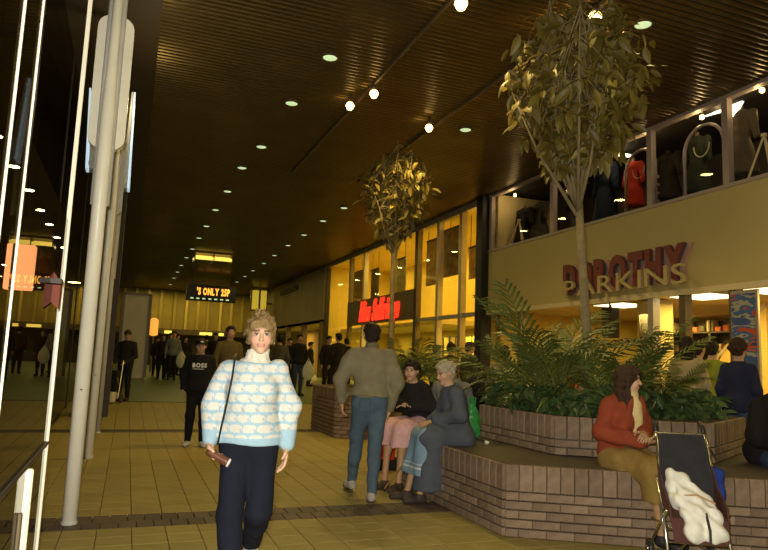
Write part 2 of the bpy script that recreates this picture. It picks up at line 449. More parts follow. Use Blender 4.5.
MB().box(a[0], c[0], yy-.12, yy-.02, a[2]+.008, c[2]).build('sign_bracket', 'dark', sg).matrix_parent_inverse = Matrix.Translation((.65, -3.9, 0))
MB().box(-.72, -.68, 3.96, 4.0, 0, 1.7).build('support_post', 'dark', sg).matrix_parent_inverse = Matrix.Translation((.65, -3.9, 0))

# cream poles with rounded sign panels along the left glazing
def capsule_poly(w, h, n=8):
    r = w/2*.8; P = []
    for cx, cz, a0 in ((w/2-r, h/2-r, 0), (-w/2+r, h/2-r, 90), (-w/2+r, -h/2+r, 180), (w/2-r, -h/2+r, 270)):
        for i in range(n+1): t = math.radians(a0+90*i/n); P.append((cx+r*math.cos(t), cz+r*math.sin(t)))
    return P
def pole(x, y, label, paint, hgt, panel=None, r=.058):
    e = empty('sign_pole', (x, y, 0), 0, label, 'pole', 'poles along the left shopfront')
    MB().lathe([(r, 0), (r, 3.4), (r*.75, 3.9), (r*.7, CEIL)], n=20).build('pole_shaft', paint, e, smooth=True)
    for s in (-1, 1): MB().tube([(s*r*.9, .06, 2.6), (s*r*.9, .06, CEIL)], .026, 10).build('conduit', 'greyp', e, smooth=True)
    MB().lathe([(r*1.06, 0), (r*1.06, .02), (r, .025)], n=20).build('foot_collar', 'greyp', e)
    MB().lathe([(.008, 0), (.008, .01)], (0, -r-.004, 1.05), 8).build('screw', 'black', e)
    if panel:
        z0, z1, wd, pm_ = panel
        P = capsule_poly(wd, z1-z0)
        o = MB().sheet([(px, .09, pz+(z0+z1)/2) for px, pz in P], .09, (0, 1, 0)).build('sign_panel', pm_, e)
        MB().box(-.03, .03, .03, .1, z1-.3, z1-.24).build('bracket', 'greyp', e); MB().box(-.03, .03, .03, .1, z0+.2, z0+.26).build('bracket', 'greyp', e)
    return e
P1 = atz(69, 524); P2 = atz(88, 458); P3 = atz(97, 433)
zt, zb = atY(111, 15, P1[1]+.1)[2], atY(108, 150, P1[1]+.1)[2]
pole(P1[0], P1[1], 'nearest and brightest cream pole with a white rounded sign panel high up', 'white', CEIL, (zb, zt, .30, 'white'))
e2 = pole(P2[0], P2[1], 'second cream pole from the camera, with a grey panel and two blue-lit fins', 'white', CEIL, (3.2, 4.3, .26, 'greyp'))
for s, (xa, ya, xb, yb) in ((-1, (91, 88, 88, 168)), (1, (134, 92, 127, 188))):
    t = atY(xa, ya, P2[1]+.2); bt = atY(xb, yb, P2[1]+.2)
    t[0] -= P2[0]; bt[0] -= P2[0]; t[1] = bt[1] = .2
    wv = np.array([s*.035, 0, 0])
    MB().sheet([bt, bt+wv, t+wv*.6, t], .25, (0, 1, 0)).build('lit_fin', 'btube', e2)
    MB().sheet([bt-wv*2.2, bt-wv*.3, t-wv*.3, t-wv*.8], .25, (0, 1, 0)).build('fin_housing', 'greyp', e2)
    MB().box(min(0, bt[0]), max(0, bt[0]), .18, .24, bt[2]+.05, bt[2]+.1).build('fin_arm', 'greyp', e2)
light('fin_lamp', 'POINT', (P2[0]+.42, P2[1]+.1, 4.75), 26, (1, .80, .42), .12)
pole(P3[0], P3[1], 'third and farthest slim grey pole in the row by the left glazing', 'greyp', CEIL, None, .05)
# dark facade beyond the poles on the left
o = MB().box(-.9, -.27, 14.5, 15.0, 0.05, CEIL).build('wall_left_pier', 'dark'); struct(o); tag(o, 'dark pier closing the row of poles on the left', 'wall')

# far end
fw = MB().box(-4, 15, 52, 52.3, 0, CEIL).build('wall_far', mat('gold_wall', (.34, .26, .07), .5, var=.3, vscale=.6)); struct(fw); tag(fw, 'far end wall with gold vertical ribs', 'wall')
rib = MB().box(-.09, .09, -.12, 0, 2.9, CEIL-.02).mesh('rib'); rib.materials.append(mat('gold_rib', (.62, .47, .14), .4, metal=.3, rnd=.25))
for i in range(16): link('rib', rib, None, fw, (-2.2+i*.86+random.uniform(-.1, .1), 52, 0))
MB().box(-3, 10, 51.2, 52, 2.7, 3.1).build('beam', 'bronze', fw)
MB().box(-3, 10, 51.6, 52, .4, 2.7).build('shopfront_band', mat('dark_shopfront', (.05, .04, .025), .5, var=.4, vscale=1), fw)
for x, wd in ((.6, .25), (2.4, .5), (4.9, .9), (6.3, .35)): MB().box(x, x+wd, 51.1, 51.2, 2.75, 2.95).build('strip_light', 'ytube', fw)
# white hoarding panel
a = atz(117, 378, .42); c = atz(150, 378, .42); yw = (a[1]+c[1])/2; a = atY(117, 376, yw); c = atY(151, 296, yw)
hb = empty('hoarding_panel', ((a[0]+c[0])/2, yw, .43), 0, 'tall plain off-white hoarding panel at the far left of the mall', 'panel')
wd, hh = c[0]-a[0], c[2]-.43
MB().box(-wd/2, wd/2, 0, .12, 0, hh).build('board', mat('board', (.58, .54, .40), .6, var=.05, vscale=1), hb)
for s in (-1, 1): MB().box(s*wd/2-.05, s*wd/2+.05, -.03, .14, 0, hh+.05).build('frame_post', 'bronze', hb)
MB().box(-wd/2, wd/2, -.03, .14, hh, hh+.08).build('frame_rail', 'bronze', hb)
# led message sign
YS = 40.0
a = atY(186, 300, YS); c = atY(236, 287.5, YS)
ls = empty('message_sign', ((a[0]+c[0])/2, YS, a[2]), 0, 'hanging black message sign with glowing orange dot letters', 'sign')
wd, hh = c[0]-a[0], c[2]-a[2]
MB().bbox(0, 0, hh/2, wd, .3, hh, .02).build('housing', 'black', ls)
for s in (-.4, .4): MB().tube([(s*wd, 0, hh), (s*wd, 0, CEIL-a[2])], .03).build('hanger', 'black', ls)
place_text(ls, "'S ONLY 25P", hh*.58, .03, 'led', (-wd*.30, -.17, hh*.40), (1, 0, 0), (0, 0, 1), wd*.68, bold=.025)
for i in range(7): MB().box(-wd*.42+i*wd*.12, -wd*.42+i*wd*.12+wd*.06, -.17, -.15, .1, .17).build('status_lamp', 'disc', ls)
# luminous yellow trough in the ceiling
a = atz(196, 249, CEIL-.1); c = atz(232, 262, CEIL-.1)
YT = 31.0; a = atY(195, 262, YT); c = atY(233, 250, YT)
tr = empty('ceiling_light_trough', ((a[0]+c[0])/2, YT, CEIL), 0, 'wide yellow glowing light trough hung under the far ceiling', 'light')
wd = c[0]-a[0]
MB().box(-wd/2-.1, wd/2+.1, -.1, 1.2, -.06, .0).build('trough_housing', 'bronze', tr)
for i in range(3): MB().box(-wd/2, wd/2, i*.4, i*.4+.1, -.34+i*.09, -.22+i*.09).build('glowing_strip', 'ytube', tr)
for s in (-1, 0, 1): MB().box(s*wd/2-.02, s*wd/2+.02, -.02, 1.1, -.36, -.02).build('trough_rib', 'bronze', tr)

# ceiling downlights
dl = [('left', p) for p in ((330, 58), (291.6, 103.6), (261.4, 147), (242, 168), (227.5, 191.5), (215.5, 210), (206.3, 226.2), (198.9, 238), (192.5, 249), (186.5, 257.6), (181.3, 265.3), (177.6, 272), (173.9, 278), (170.4, 284.4))]
dl += [('right', p) for p in ((643, 25), (465.5, 130), (411, 167.5), (370, 192), (344, 208), (323, 221), (304, 235), (288, 245.5), (274.4, 255.4), (263.8, 263.3), (253, 270.7), (245, 276.4), (237, 282))]
dm_r = MB().lathe([(.112, .03), (.128, .02), (.128, -.03), (.112, -.035), (.104, -.01)], n=20).mesh('trim_ring'); dm_r.materials.append(M['bronze'])
dm_d = MB().lathe([(.106, -.015), (.106, -.03), (.08, -.042), (.03, -.046)], n=20).mesh('diffuser'); dm_d.materials.append(M['disc'])
ordn = ['nearest', 'second', 'third', 'fourth', 'fifth', 'sixth', 'seventh', 'eighth', 'ninth', 'tenth', 'eleventh', 'twelfth', 'thirteenth', 'fourteenth']
cnt = {'left': 0, 'right': 0}
for side, p in dl:
    q = atz(p[0], p[1], CEIL-.03)
    lab = 'round pale green downlight, %s in the %s ceiling row from the camera' % (ordn[cnt[side]], side); cnt[side] += 1
    e = empty('ceiling_downlight', (q[0], q[1], CEIL), 0, lab, 'light', 'round ceiling downlights')
    link('trim_ring', dm_r, None, e); link('diffuser', dm_d, None, e)
    light('downlight_lamp', 'AREA', (q[0], q[1], CEIL-.07), 13, (1, .78, .26), .26).parent = None
for y0 in (-1, 2, 4.5):
    for x in (2.3, 5.9): light('downlight_lamp', 'AREA', (x, y0, CEIL-.07), 13, (1, .78, .26), .26)

# spotlights on two ceiling tracks
tx = (atz(447, 3, CEIL)[0], atz(523, 60, CEIL)[0])
for x, lab in zip(tx, ('thin dark lighting track on the ceiling, nearer the poles', 'thin dark lighting track on the ceiling, nearer the trees')):
    t = MB().box(-.02, .02, 4.5, 16, -.05, 0).build('lighting_track', 'bronze', None, (x, 0, CEIL)); tag(t, lab, 'track')
spots = [((461, 4), 0, .085, 'bright spotlight at the top edge of the picture, left track'), ((595, 19), 1, .10, 'largest bright globe spotlight in front of the near tree crown'),
         ((350, 106), 0, .075, 'spotlight globe on the left track, lower of a close pair'), ((374, 94), 0, .075, 'spotlight globe on the left track, upper of a close pair'), ((429, 128), 1, .075, 'single spotlight globe above the far tree')]
for p, k, r, lab in spots:
    q = atz(p[0], p[1], CEIL-.2)
    e = empty('spotlight', (q[0], q[1], CEIL-.2), 0, lab, 'spotlight', 'ceiling spotlights')
    MB().lathe([(.02, -r), (r*.6, -r*.8), (r, 0), (r*.85, r*.5), (r*.5, r*.85)], n=18).build('bulb', 'lamp', e, smooth=True)
    MB().lathe([(r*.55, r*.75), (r*.6, .12), (.02, .16), (.02, .2)], n=14).build('socket', 'bronze', e, smooth=True)
    light('spot_lamp', 'SPOT', (q[0], q[1], CEIL-.32), 150, (1, .70, .22), .07, spot=math.radians(140))

# ------------------------------------------------------------------ right side: clothes shop with cream fascia
YA, YB = 1.0, 15.75
F0, F1 = 2.78, 4.44
wr = MB().box(WX, WX+.35, YA, YB, F0, F1).build('wall_right', 'cream'); struct(wr); tag(wr, 'plain cream shop fascia carrying maroon lettering on the right', 'wall')
MB().box(WX-.05, WX+.02, YA, YB, F0-.07, F0+.03).build('fascia_edge', 'cream2', wr)
MB().box(WX-.03, WX+.3, YA, YB, F1-.03, F1+.03).build('sill', 'pinkalu', wr)
sgn = empty('shop_sign', (WX, 10, 3.3), 0, 'large maroon and cream shop lettering on the cream fascia', 'sign')
sgn_inv = Matrix.Translation((-WX, -10, -3.3))
ya, yb = atX(566, 280, WX-.1)[1], atX(686, 260, WX-.1)[1]
zlo = atX(620, 286, WX-.1)[2]; zhi = atX(620, 257, WX-.1)[2]
mar = mat('maroon_letter', (.19, .045, .04), .5, var=.15, vscale=3); teal = mat('teal_edge', (.05, .13, .13), .5); pnk = mat('pink_edge', (.55, .32, .26), .5)
lsz = (zhi-zlo)*1.42
shown = ya-yb
for dx, mm, sh, off in ((.03, pnk, .0, -.06), (.06, teal, 0, .05), (.16, mar, 0, 0)):
    for o in place_text(sgn, 'DOROTHY', lsz, .05, mm, (WX-dx, ya+off, zlo), (0, -1, 0), (0, 0, 1), shown*1.03, bold=.05, name='letter'): o.matrix_parent_inverse = sgn_inv
for o in place_text(sgn, 'PARKINS', lsz*.62, .05, mat('cream_letter', (.48, .38, .18), .5), (WX-.26, ya-.15, zlo-.12), (0, -1, 0), (0, 0, 1), shown*1.03, bold=.0, name='small_letter'): o.matrix_parent_inverse = sgn_inv
# upper display windows
uw = MB().box(WX-.02, WX+.12, YA, YB, CEIL-.06, CEIL).build('window_2', 'pinkalu'); struct(uw); tag(uw, 'row of upper display windows above the cream fascia', 'window')
posts = [atX(727, 183, WX)[1], atX(650, 185, WX)[1], atX(552, 236, WX)[1], 15.6, 5.0]
for yy in posts: MB().box(WX-.02, WX+.1, yy-.06, yy+.06, F1, CEIL-.06).build('window_post', 'pinkalu', uw)
pp = sorted(posts)
for i in range(len(pp)-1): MB().add([(WX+.05, pp[i]+.06, F1), (WX+.05, pp[i+1]-.06, F1), (WX+.05, pp[i+1]-.06, CEIL-.06), (WX+.05, pp[i]+.06, CEIL-.06)], [(3, 2, 1, 0)]).build('pane', 'glass', uw)
o = MB().box(WX+2.4, WX+2.5, YA, YB, F1-.2, CEIL).build('wall_upper_display', 'dark', None); struct(o); tag(o, 'dark back wall behind the upper display clothes', 'wall')
o = MB().box(WX+.3, WX+2.5, YA, YB, F1-.12, F1-.02).build('floor_upper_display', 'dark', None); struct(o); tag(o, 'dark display floor behind the upper windows', 'floor')
o = MB().box(WX+.13, WX+2.4, YB-.3, YB-.02, F1-.02, CEIL).build('wall_upper_end', 'cream2', None); struct(o); tag(o, 'cream end wall of the upper display', 'wall')
# clothes behind the upper windows
DX = WX+.7
def garment(px, py0, py1, col, label, wpx, style=0, dx=DX):
    t = atX(px, py0, dx); bt = atX(px, py1, dx); z1 = t[2]; z0 = max(bt[2], F1-.02); h = z1-z0
    k = atX(px-wpx/2, py1, dx)[1]-atX(px+wpx/2, py1, dx)[1]; r = min(k/2, .34)
    e = empty('dress_form', (dx, t[1], F1-.02), math.radians(90), label, 'dress form', 'dress forms in the upper windows')
    zz = z0-(F1-.02)
    pr = [ell((0, 0, zz+h*.80), (r*.8, r*.5, h*.14), k=.05), ell((0, 0, zz+h*.62), (r*.62, r*.45, h*.16), k=.06), cap((0, 0, zz+h*.45), (0, 0, zz+.06), r*.55, r*.85, k=.06),
          cap((-r*.75, 0, zz+h*.84), (-r*.98, .02, zz+h*.5), r*.25, r*.2, k=.03), cap((r*.75, 0, zz+h*.84), (r*.98, .02, zz+h*.5), r*.25, r*.2, k=.03), ('plane', (0, 0, zz+.02), (0, 0, -1), 0)]
    sdf_obj('garment', pr, .03, cloth(col), e, wr=(.012, 22, int(px)))
    MB().lathe([(.045, zz+h*.88), (.04, zz+h*.98), (.02, zz+h)], n=12).build('neck_cap', 'bronze', e)
    MB().lathe([(.14, 0), (.14, .015), (.015, .03), (.015, zz+h*.4)], n=14).build('stand', 'chrome', e)
    return e
for a in ((525, 205, 245, (.02, .02, .02), 'black draped outfit on a tripod form at the far end of the upper window', 20), (540, 200, 240, (.05, .045, .04), 'charcoal coat form left of the near tree trunk upstairs', 14, 0, DX+.25),
          (566, 190, 236, (.03, .025, .02), 'dark dress form just left of the near tree trunk upstairs', 16), (606, 158, 224, (.015, .025, .045), 'navy black dress form right of the near tree trunk', 26),
          (634, 158, 208, (.45, .04, .025), 'red dress on a form in the upper window', 18), (668, 150, 202, (.03, .025, .02), 'dark brown coat form between red dress and arch stand', 26, 0, DX+.5),
          (697, 132, 196, (.025, .03, .02), 'black dress form framed by the arched stand', 26), (741, 105, 178, (.09, .07, .045), 'brown skirt suit form at the right end upstairs', 30)):
    garment(*a)
for px, y0, y1, wpx, lab in ((703, 125, 200, 40, 'pale arched display stand with beads in the upper window'), (640, 150, 205, 30, 'pale arched display stand around the red dress'),):
    dx = DX-.48; t = atX(px, y0, dx); k = (atX(px-wpx/2, y1, dx)[1]-atX(px+wpx/2, y1, dx)[1])/2
    e = empty('arch_stand', (dx, t[1], F1-.02), 0, lab, 'display stand'); h = t[2]-F1+.02
    P = [(0, k, 0), (0, k, h-k)]+[(0, k*math.cos(a_), h-k+k*math.sin(a_)) for a_ in np.linspace(.2, math.pi-.2, 9)]+[(0, -k, h-k), (0, -k, 0)]
    MB().tube(P, .03, 8).build('arch_tube', 'pinkalu', e, smooth=True)
    for i in range(4): MB().box(-.03, .03, -k-.06, -k+.02, .15+i*.16, .2+i*.16).build('rung', 'alu', e)
    MB().tube([(-.05, k*.4*math.cos(a_), h*.72+.22*math.sin(a_)) for a_ in np.linspace(math.pi, 2*math.pi, 9)], .012, 6).build('bead_string', 'cream2', e)
    MB().box(-.1, .1, -k-.06, -k+.06, 0, .02).build('foot', 'alu', e); MB().box(-.1, .1, k-.06, k+.06, 0, .02).build('foot', 'alu', e)
for px, y0, y1, lab in ((764, 135, 180, 'pale tripod stand at the right edge upstairs'), (519, 220, 247, 'pale tripod stand at the far end upstairs')):
    dx = DX-.35; t = atX(px, y0, dx); e = empty('tripod_stand', (dx, t[1], F1-.02), 0, lab, 'stand'); h = t[2]-F1+.02
    for a_ in (.3, 2.4, 4.5): MB().tube([(0, 0, h), (.28*math.cos(a_), .28*math.sin(a_), 0)], .018, 6).build('leg', 'cream2', e)
    MB().lathe([(.05, h-.03), (.05, h+.02)], n=10).build('hub', 'cream2', e)
for k_, (P, lab) in enumerate(((((701, 117), (700, 112), (727, 104), (742, 100), (733, 117), (727, 117), (726, 110)), 'white glowing angular light above the arch stand upstairs'), (((594, 166), (606, 148), (613, 147), (606, 170)), 'white glowing light beside the near tree trunk upstairs'), (((616, 152), (629, 154), (628, 157), (616, 156)), 'small white glowing strip beside the red dress'))):
    dx = WX+.55; pts = [atX(x, y, dx) for x, y in P]; c_ = sum(pts)/len(pts)
    e = empty('display_light', c_, 0, lab, 'light')
    MB().sheet([p-c_ for p in pts], .06, (1, 0, 0)).build('glowing_panel', 'wedge', e)
    MB().tube([(.03, 0, 0), (.03, 0, CEIL-c_[2])], .012, 6).build('suspension', 'black', e)
    light('display_lamp', 'POINT', (dx-.1, c_[1], c_[2]), 5, (1, .72, .36), .1)
for px, py in ((702, 117), (652, 137), (515, 195), (762, 90)):
    q = atX(px, py, WX+.35); e = empty('display_bulb', q, 0, 'small warm bulb under the upper window head, %s' % {702: 'left of the angular light', 652: 'beside the middle post', 515: 'at the far end', 762: 'at the right edge'}[px], 'bulb')
    MB().lathe([(.01, -.05), (.04, -.03), (.04, .02), (.015, .04)], n=12).build('bulb', 'lamp', e); MB().lathe([(.02, .03), (.02, CEIL+.06-q[2])], n=8).build('holder', 'bronze', e)
    light('display_lamp', 'POINT', (q[0]-.1, q[1], q[2]-.15), 4, (1, .7, .3), .05)
light('display_lamp', 'AREA', (WX+.9, 13, CEIL-.1), 14, (1, .68, .28), .3); light('display_lamp', 'AREA', (WX+.9, 8, CEIL-.1), 10, (1, .68, .28), .3)

# lower shop interior
IX = WX+6
sb = MB().box(IX, IX+.1, YA, YB, 0, F0+.3).build('wall_shop_back', 'yellowwall'); struct(sb); tag(sb, 'yellow lit back wall inside the clothes shop', 'wall')
o = MB().box(WX+.35, IX, YB-.15, YB, 0, F0+.3).build('wall_shop_side', 'yellowwall'); struct(o); tag(o, 'yellow side wall inside the clothes shop', 'wall')
o = MB().box(WX+.3, IX, YA, YB, F0+.02, F0+.1).build('ceiling_shop', 'cream2'); struct(o); tag(o, 'pale ceiling inside the clothes shop', 'ceiling')
o = MB().box(WX+.1, IX, YA, YB, -.02, .005).build('floor_shop', mat('shop_carpet', (.2, .14, .07), .9)); struct(o); tag(o, 'brown carpet inside the clothes shop', 'floor')
for (xa, ya_, xb, yb_), lab in (((606, 302, 640, 306), 'square ceiling light panel inside the shop, behind the tree'), ((674, 291, 716, 297), 'square ceiling light panel inside the shop, right of the lettering'), ((712, 281, 745, 286), 'square ceiling light panel at the shop front edge')):
    q = atz((xa+xb)/2, (ya_+yb_)/2, F0)
    e = empty('ceiling_panel_light', (max(q[0], WX+.75), q[1], F0+.02), 0, lab, 'light', 'square panel lights in the shop')
    MB().box(-.45, .45, -.5, .5, -.05, 0).build('frame', 'alu', e); MB().box(-.41, .41, -.46, .46, -.06, -.05).build('diffuser', 'panel', e)
for x, y in ((10.2, 3.5), (10.2, 6.5), (10.2, 9.5), (10.2, 12.5), (13, 5), (13, 9), (13, 13)):
    light('shop_lamp', 'AREA', (x, y, F0-.06), 60, (1, .70, .18), .9)
# shopfront posts and panes
sf = MB().box(WX-.02, WX+.1, YA, YB, 0, .12).build('window_3', 'bronze'); struct(sf); tag(sf, 'open glazed front of the clothes shop under the fascia', 'window')
pY = [atX(x, 340, WX)[1] for x in (735, 684, 652, 520)]
for i, yy in enumerate(pY): MB().box(WX-.03, WX+.13, yy-.07, yy+.07, 0, F0).build('front_post', ('bronze', 'bronze', 'alu', 'bronze')[i], sf)
MB().add([(WX+.05, pY[3]+.07, .12), (WX+.05, YB, .12), (WX+.05, YB, F0), (WX+.05, pY[3]+.07, F0)], [(3, 2, 1, 0)]).build('pane', 'glass', sf)
MB().add([(WX+.05, pY[2]+.07, .12), (WX+.05, pY[3]-.07, .12), (WX+.05, pY[3]-.07, F0), (WX+.05, pY[2]+.07, F0)], [(3, 2, 1, 0)]).build('pane', 'glass', sf)
# mirrored pillar inside
px_ = atX(655, 330, WX+.9)
e = empty('shop_pillar', (WX+.9, px_[1], 0), 0, 'pale mirrored pillar just inside the clothes shop', 'pillar')
MB().box(-.2, .2, -.28, .28, 0, F0).build('pillar_core', 'cream', e); MB().box(-.22, -.2, -.2, .2, .4, 2.5).build('mirror', 'chrome', e)
e = empty('dark_speaker', (WX+.5, px_[1]+.85, F0-.75), 0, 'tall dark loudspeaker hanging beside the mirrored pillar', 'speaker')
MB().bbox(0, 0, .32, .25, .3, .64, .02).build('cabinet', 'black', e); MB().box(-.02, .02, -.02, .02, .64, .77).build('bracket', 'black', e); MB().lathe([(.1, 0), (.1, .01)], (0, 0, .3), 14).build('cone', 'dark', e)
# staircase
st = empty('staircase', (WX+3.2, 8, 0), 0, 'staircase with solid yellow side rising through the clothes shop', 'staircase')
sinv = Matrix.Translation((-WX-3.2, -8, 0))
xs = WX+2.6
A_ = atX(694, 372, xs); B_ = atX(740, 318, xs)
n = 11
ya, yb = A_[1], B_[1]-.6; 
za, zb = .2, 2.75
MB().sheet([(xs, ya, 0), (xs, yb, 0), (xs, yb, zb+.5), (xs, ya, za+.5)], .08, (1, 0, 0)).build('side_panel', mat('stair_side', (.85, .58, .14), .6), st).matrix_parent_inverse = sinv
for i in range(n):
    t0, t1 = i/n, (i+1)/n
    MB().box(xs+.08, xs+1.3, ya+(yb-ya)*t1, ya+(yb-ya)*t0, za+(zb-za)*t0-.05, za+(zb-za)*t1).build('step', 'dark', st).matrix_parent_inverse = sinv
MB().tube([(xs, ya, za+.95), (xs, yb, zb+.95-.95)], .035, 8).build('handrail', 'cream2', st).matrix_parent_inverse = sinv
for t in (.1, .35, .6, .8): MB().tube([(xs, ya+(yb-ya)*t, za+(zb-za)*t+.4), (xs, ya+(yb-ya)*t, za+.95+(zb-.95-za+.0)*t+.0)], .02, 6).build('baluster', 'cream2', st).matrix_parent_inverse = sinv
# dark shelving deep in the shop
y0, y1 = atX(742, 330, WX+4.6)[1], atX(655, 330, WX+4.6)[1]
e = empty('shelving_unit', (WX+4.6, (y0+y1)/2, 0), 0, 'dark brown shelving full of folded stock deep inside the clothes shop', 'shelving')
k = (y1-y0)/2
MB().box(.3, .36, -k, k, 0, 2.7).build('back_board', 'dark', e)
for s in (-1, -.33, .33, 1): MB().box(-.02, .3, s*k-.03, s*k+.03, 0, 2.7).build('side_board', 'dark', e)
rr = random.Random(3)
for i in range(5):
    z = .4+i*.5; MB().box(-.02, .3, -k, k, z-.03, z).build('shelf', 'dark', e)
    for j in range(10):
        yy = -k+.1+j*(2*k-.3)/10; hh = rr.uniform(.1, .3); MB().bbox(.13, yy+.12, z+hh/2, .22, (2*k-.3)/10*.75, hh, .015).build('folded_stock', cloth(rr.choice(((.35, .1, .04), (.25, .17, .06), (.06, .05, .04), (.4, .3, .14)))), e)
# tall poster column (abstract blue and red lettering panel)
def postermat():
    m = mat('poster', (.1, .15, .4), .5); nt = m.node_tree; N = nt.nodes; L = nt.links; b_ = N['Principled BSDF']
    tc = N.new('ShaderNodeTexCoord'); mp = N.new('ShaderNodeMapping'); mp.inputs['Rotation'].default_value = (.5, 0, 0); mp.inputs['Scale'].default_value = (1, 1.4, 4.2)
    L.new(tc.outputs['Object'], mp.inputs[0])
    nz = N.new('ShaderNodeTexNoise'); nz.inputs['Scale'].default_value = 1.3; nz.inputs['Detail'].default_value = 3; L.new(mp.outputs[0], nz.inputs['Vector'])
    cr = N.new('ShaderNodeValToRGB'); cr.color_ramp.interpolation = 'CONSTANT'; E_ = cr.color_ramp.elements
    E_[0].color = (.05, .09, .25, 1); E_[1].position = .44; E_[1].color = (.35, .33, .25, 1)
    for p_, c_ in ((.5, (.06, .12, .3, 1)), (.57, (.5, .08, .03, 1)), (.64, (.03, .05, .15, 1))): q = E_.new(p_); q.color = c_
    L.new(nz.outputs['Fac'], cr.inputs[0]); L.new(cr.outputs[0], b_.inputs['Base Color']); return m
q0 = atX(749, 385, WX-.05)
e = empty('window_poster', (WX-.12, q0[1], 0), 0, 'tall blue and red sale poster panel at the shop entrance', 'poster')
k = (atX(737, 340, WX-.1)[1]-atX(760, 340, WX-.1)[1])/2
MB().box(-.02, .02, -k, k, .7, 2.62).build('poster_sheet', postermat(), e); MB().box(.02, .06, -k-.04, k+.04, 0, 2.68).build('poster_board', 'alu', e)
# display fixtures glimpsed inside
for i, (px, py, lab) in enumerate(((540, 350, 'lit clothes rail near the far end of the shop'), (575, 340, 'clothes rail behind the palm in the shop'), (620, 335, 'clothes rail behind the tree trunk in the shop'), (668, 345, 'clothes rail by the mirrored pillar'))):
    q = atX(px, py, WX+1.8); e = empty('clothes_rail', (q[0], q[1], 0), .2, lab, 'clothes rail')
    for s in (-.6, .6): MB().tube([(0, s, 0), (0, s, 1.5)], .02, 6).build('upright', 'chrome', e)
    MB().tube([(0, -.65, 1.5), (0, .65, 1.5)], .018, 6).build('rail', 'chrome', e)
    rr = random.Random(i)
    for j in range(9):
        c_ = rr.choice(((.5, .12, .05), (.6, .45, .2), (.12, .1, .08), (.5, .3, .1), (.2, .22, .3)))
        yy = -.5+j*.125
        MB().sheet([(-.2, yy, 1.38), (-.04, yy, 1.46), (.04, yy, 1.46), (.2, yy, 1.38), (.24, yy, .55), (-.24, yy, .55)], .06, (0, 1, 0)).build('hanging_garment', cloth(c_), e)

# ------------------------------------------------------------------ second shop, tall yellow-lit glazing
YC = 32.0
o = MB().bbox(WX-.05, YB+.12, CEIL/2, .35, .34, CEIL, .02).build('wall_right_column', 'black'); struct(o); tag(o, 'slim dark column between the two right-hand shops', 'wall')
s2 = MB().box(WX, WX+.1, YB+.3, YC, 0, .2).build('window_4', 'bronze'); struct(s2); tag(s2, 'tall yellow-lit shop glazing beyond the cream fascia', 'window')
MB().box(WX-.06, WX+.12, YB+.3, YC, CEIL-.18, CEIL).build('head_rail', 'alu', s2)
def sy(px): return atX(px, 300, WX)[1]
pz = [sy(x) for x in (461, 438, 416, 392, 364, 350, 327)]
for i, yy in enumerate(pz): MB().box(WX-.06, WX+.12, yy-(.16 if i in (2,) else .08), yy+.08, 0, CEIL-.18).build('mullion', ('alu', 'alu', 'bronze', 'bronze', 'alu', 'bronze', 'black')[i], s2)
zz = atX(440, 303, WX)[2]
MB().box(WX-.02, WX+.1, YB+.3, pz[2], 2.7, 2.82).build('transom', 'alu', s2)
ed = [YB+.3]+pz
for i in range(len(ed)-1):
    for z0, z1 in ((.2, 2.7), (2.82, CEIL-.18)):
        MB().add([(WX+.05, ed[i]+.08, z0), (WX+.05, ed[i+1]-.08, z0), (WX+.05, ed[i+1]-.08, z1), (WX+.05, ed[i]+.08, z1)], [(3, 2, 1, 0)]).build('pane', 'glass', s2)
zf0, zf1 = atX(385, 322, WX)[2], atX(385, 297, WX)[2]
MB().box(WX-.10, WX+.1, pz[2], pz[5], zf0, zf1+.05).build('sign_band', mat('band_olive', (.16, .11, .04), .6, var=.2, vscale=2), s2)
rs = empty('neon_sign', (WX-.2, sy(386), zf0), 0, 'glowing red neon script sign on the second shop', 'sign')
rinv = Matrix.Translation((-WX+.2, -sy(386), -zf0))
for o in place_text(rs, 'Miss Selfridge', (zf1-zf0)*1.2, .06, 'redneon', (WX-.13, sy(363), zf0+.12), (0, -1, 0), (0, 0, 1), (sy(363)-sy(409))*.88, bold=.03, shear=.25, name='neon_letter'): o.matrix_parent_inverse = rinv
o = MB().box(WX+3.4, WX+3.5, YB, YC, 0, CEIL).build('wall_shop2_back', 'yellowwall'); struct(o); tag(o, 'yellow back wall inside the second shop', 'wall')
o = MB().box(WX+.12, WX+3.4, YC-.1, YC, 0, CEIL).build('wall_shop2_end', 'yellowwall'); struct(o); tag(o, 'yellow end wall inside the second shop', 'wall')
o = MB().box(WX+.12, WX+3.4, YB+.05, YB+.2, 0, CEIL).build('wall_shop2_side', 'yellowwall'); struct(o); tag(o, 'yellow near side wall inside the second shop', 'wall')
o = MB().box(WX+.9, WX+3.4, pz[2], YC, 2.7, 2.85).build('floor_shop2_upper', 'cream2'); struct(o); tag(o, 'upper floor edge inside the second shop', 'floor')
for y in (17.5, 20, 23, 26, 29.5):
    light('shop_lamp', 'AREA', (WX+1.6, y, CEIL-.15), 85, (1, .70, .10), .9); light('shop_lamp', 'AREA', (WX+1.6, y, 2.6), 62, (1, .70, .10), .7)
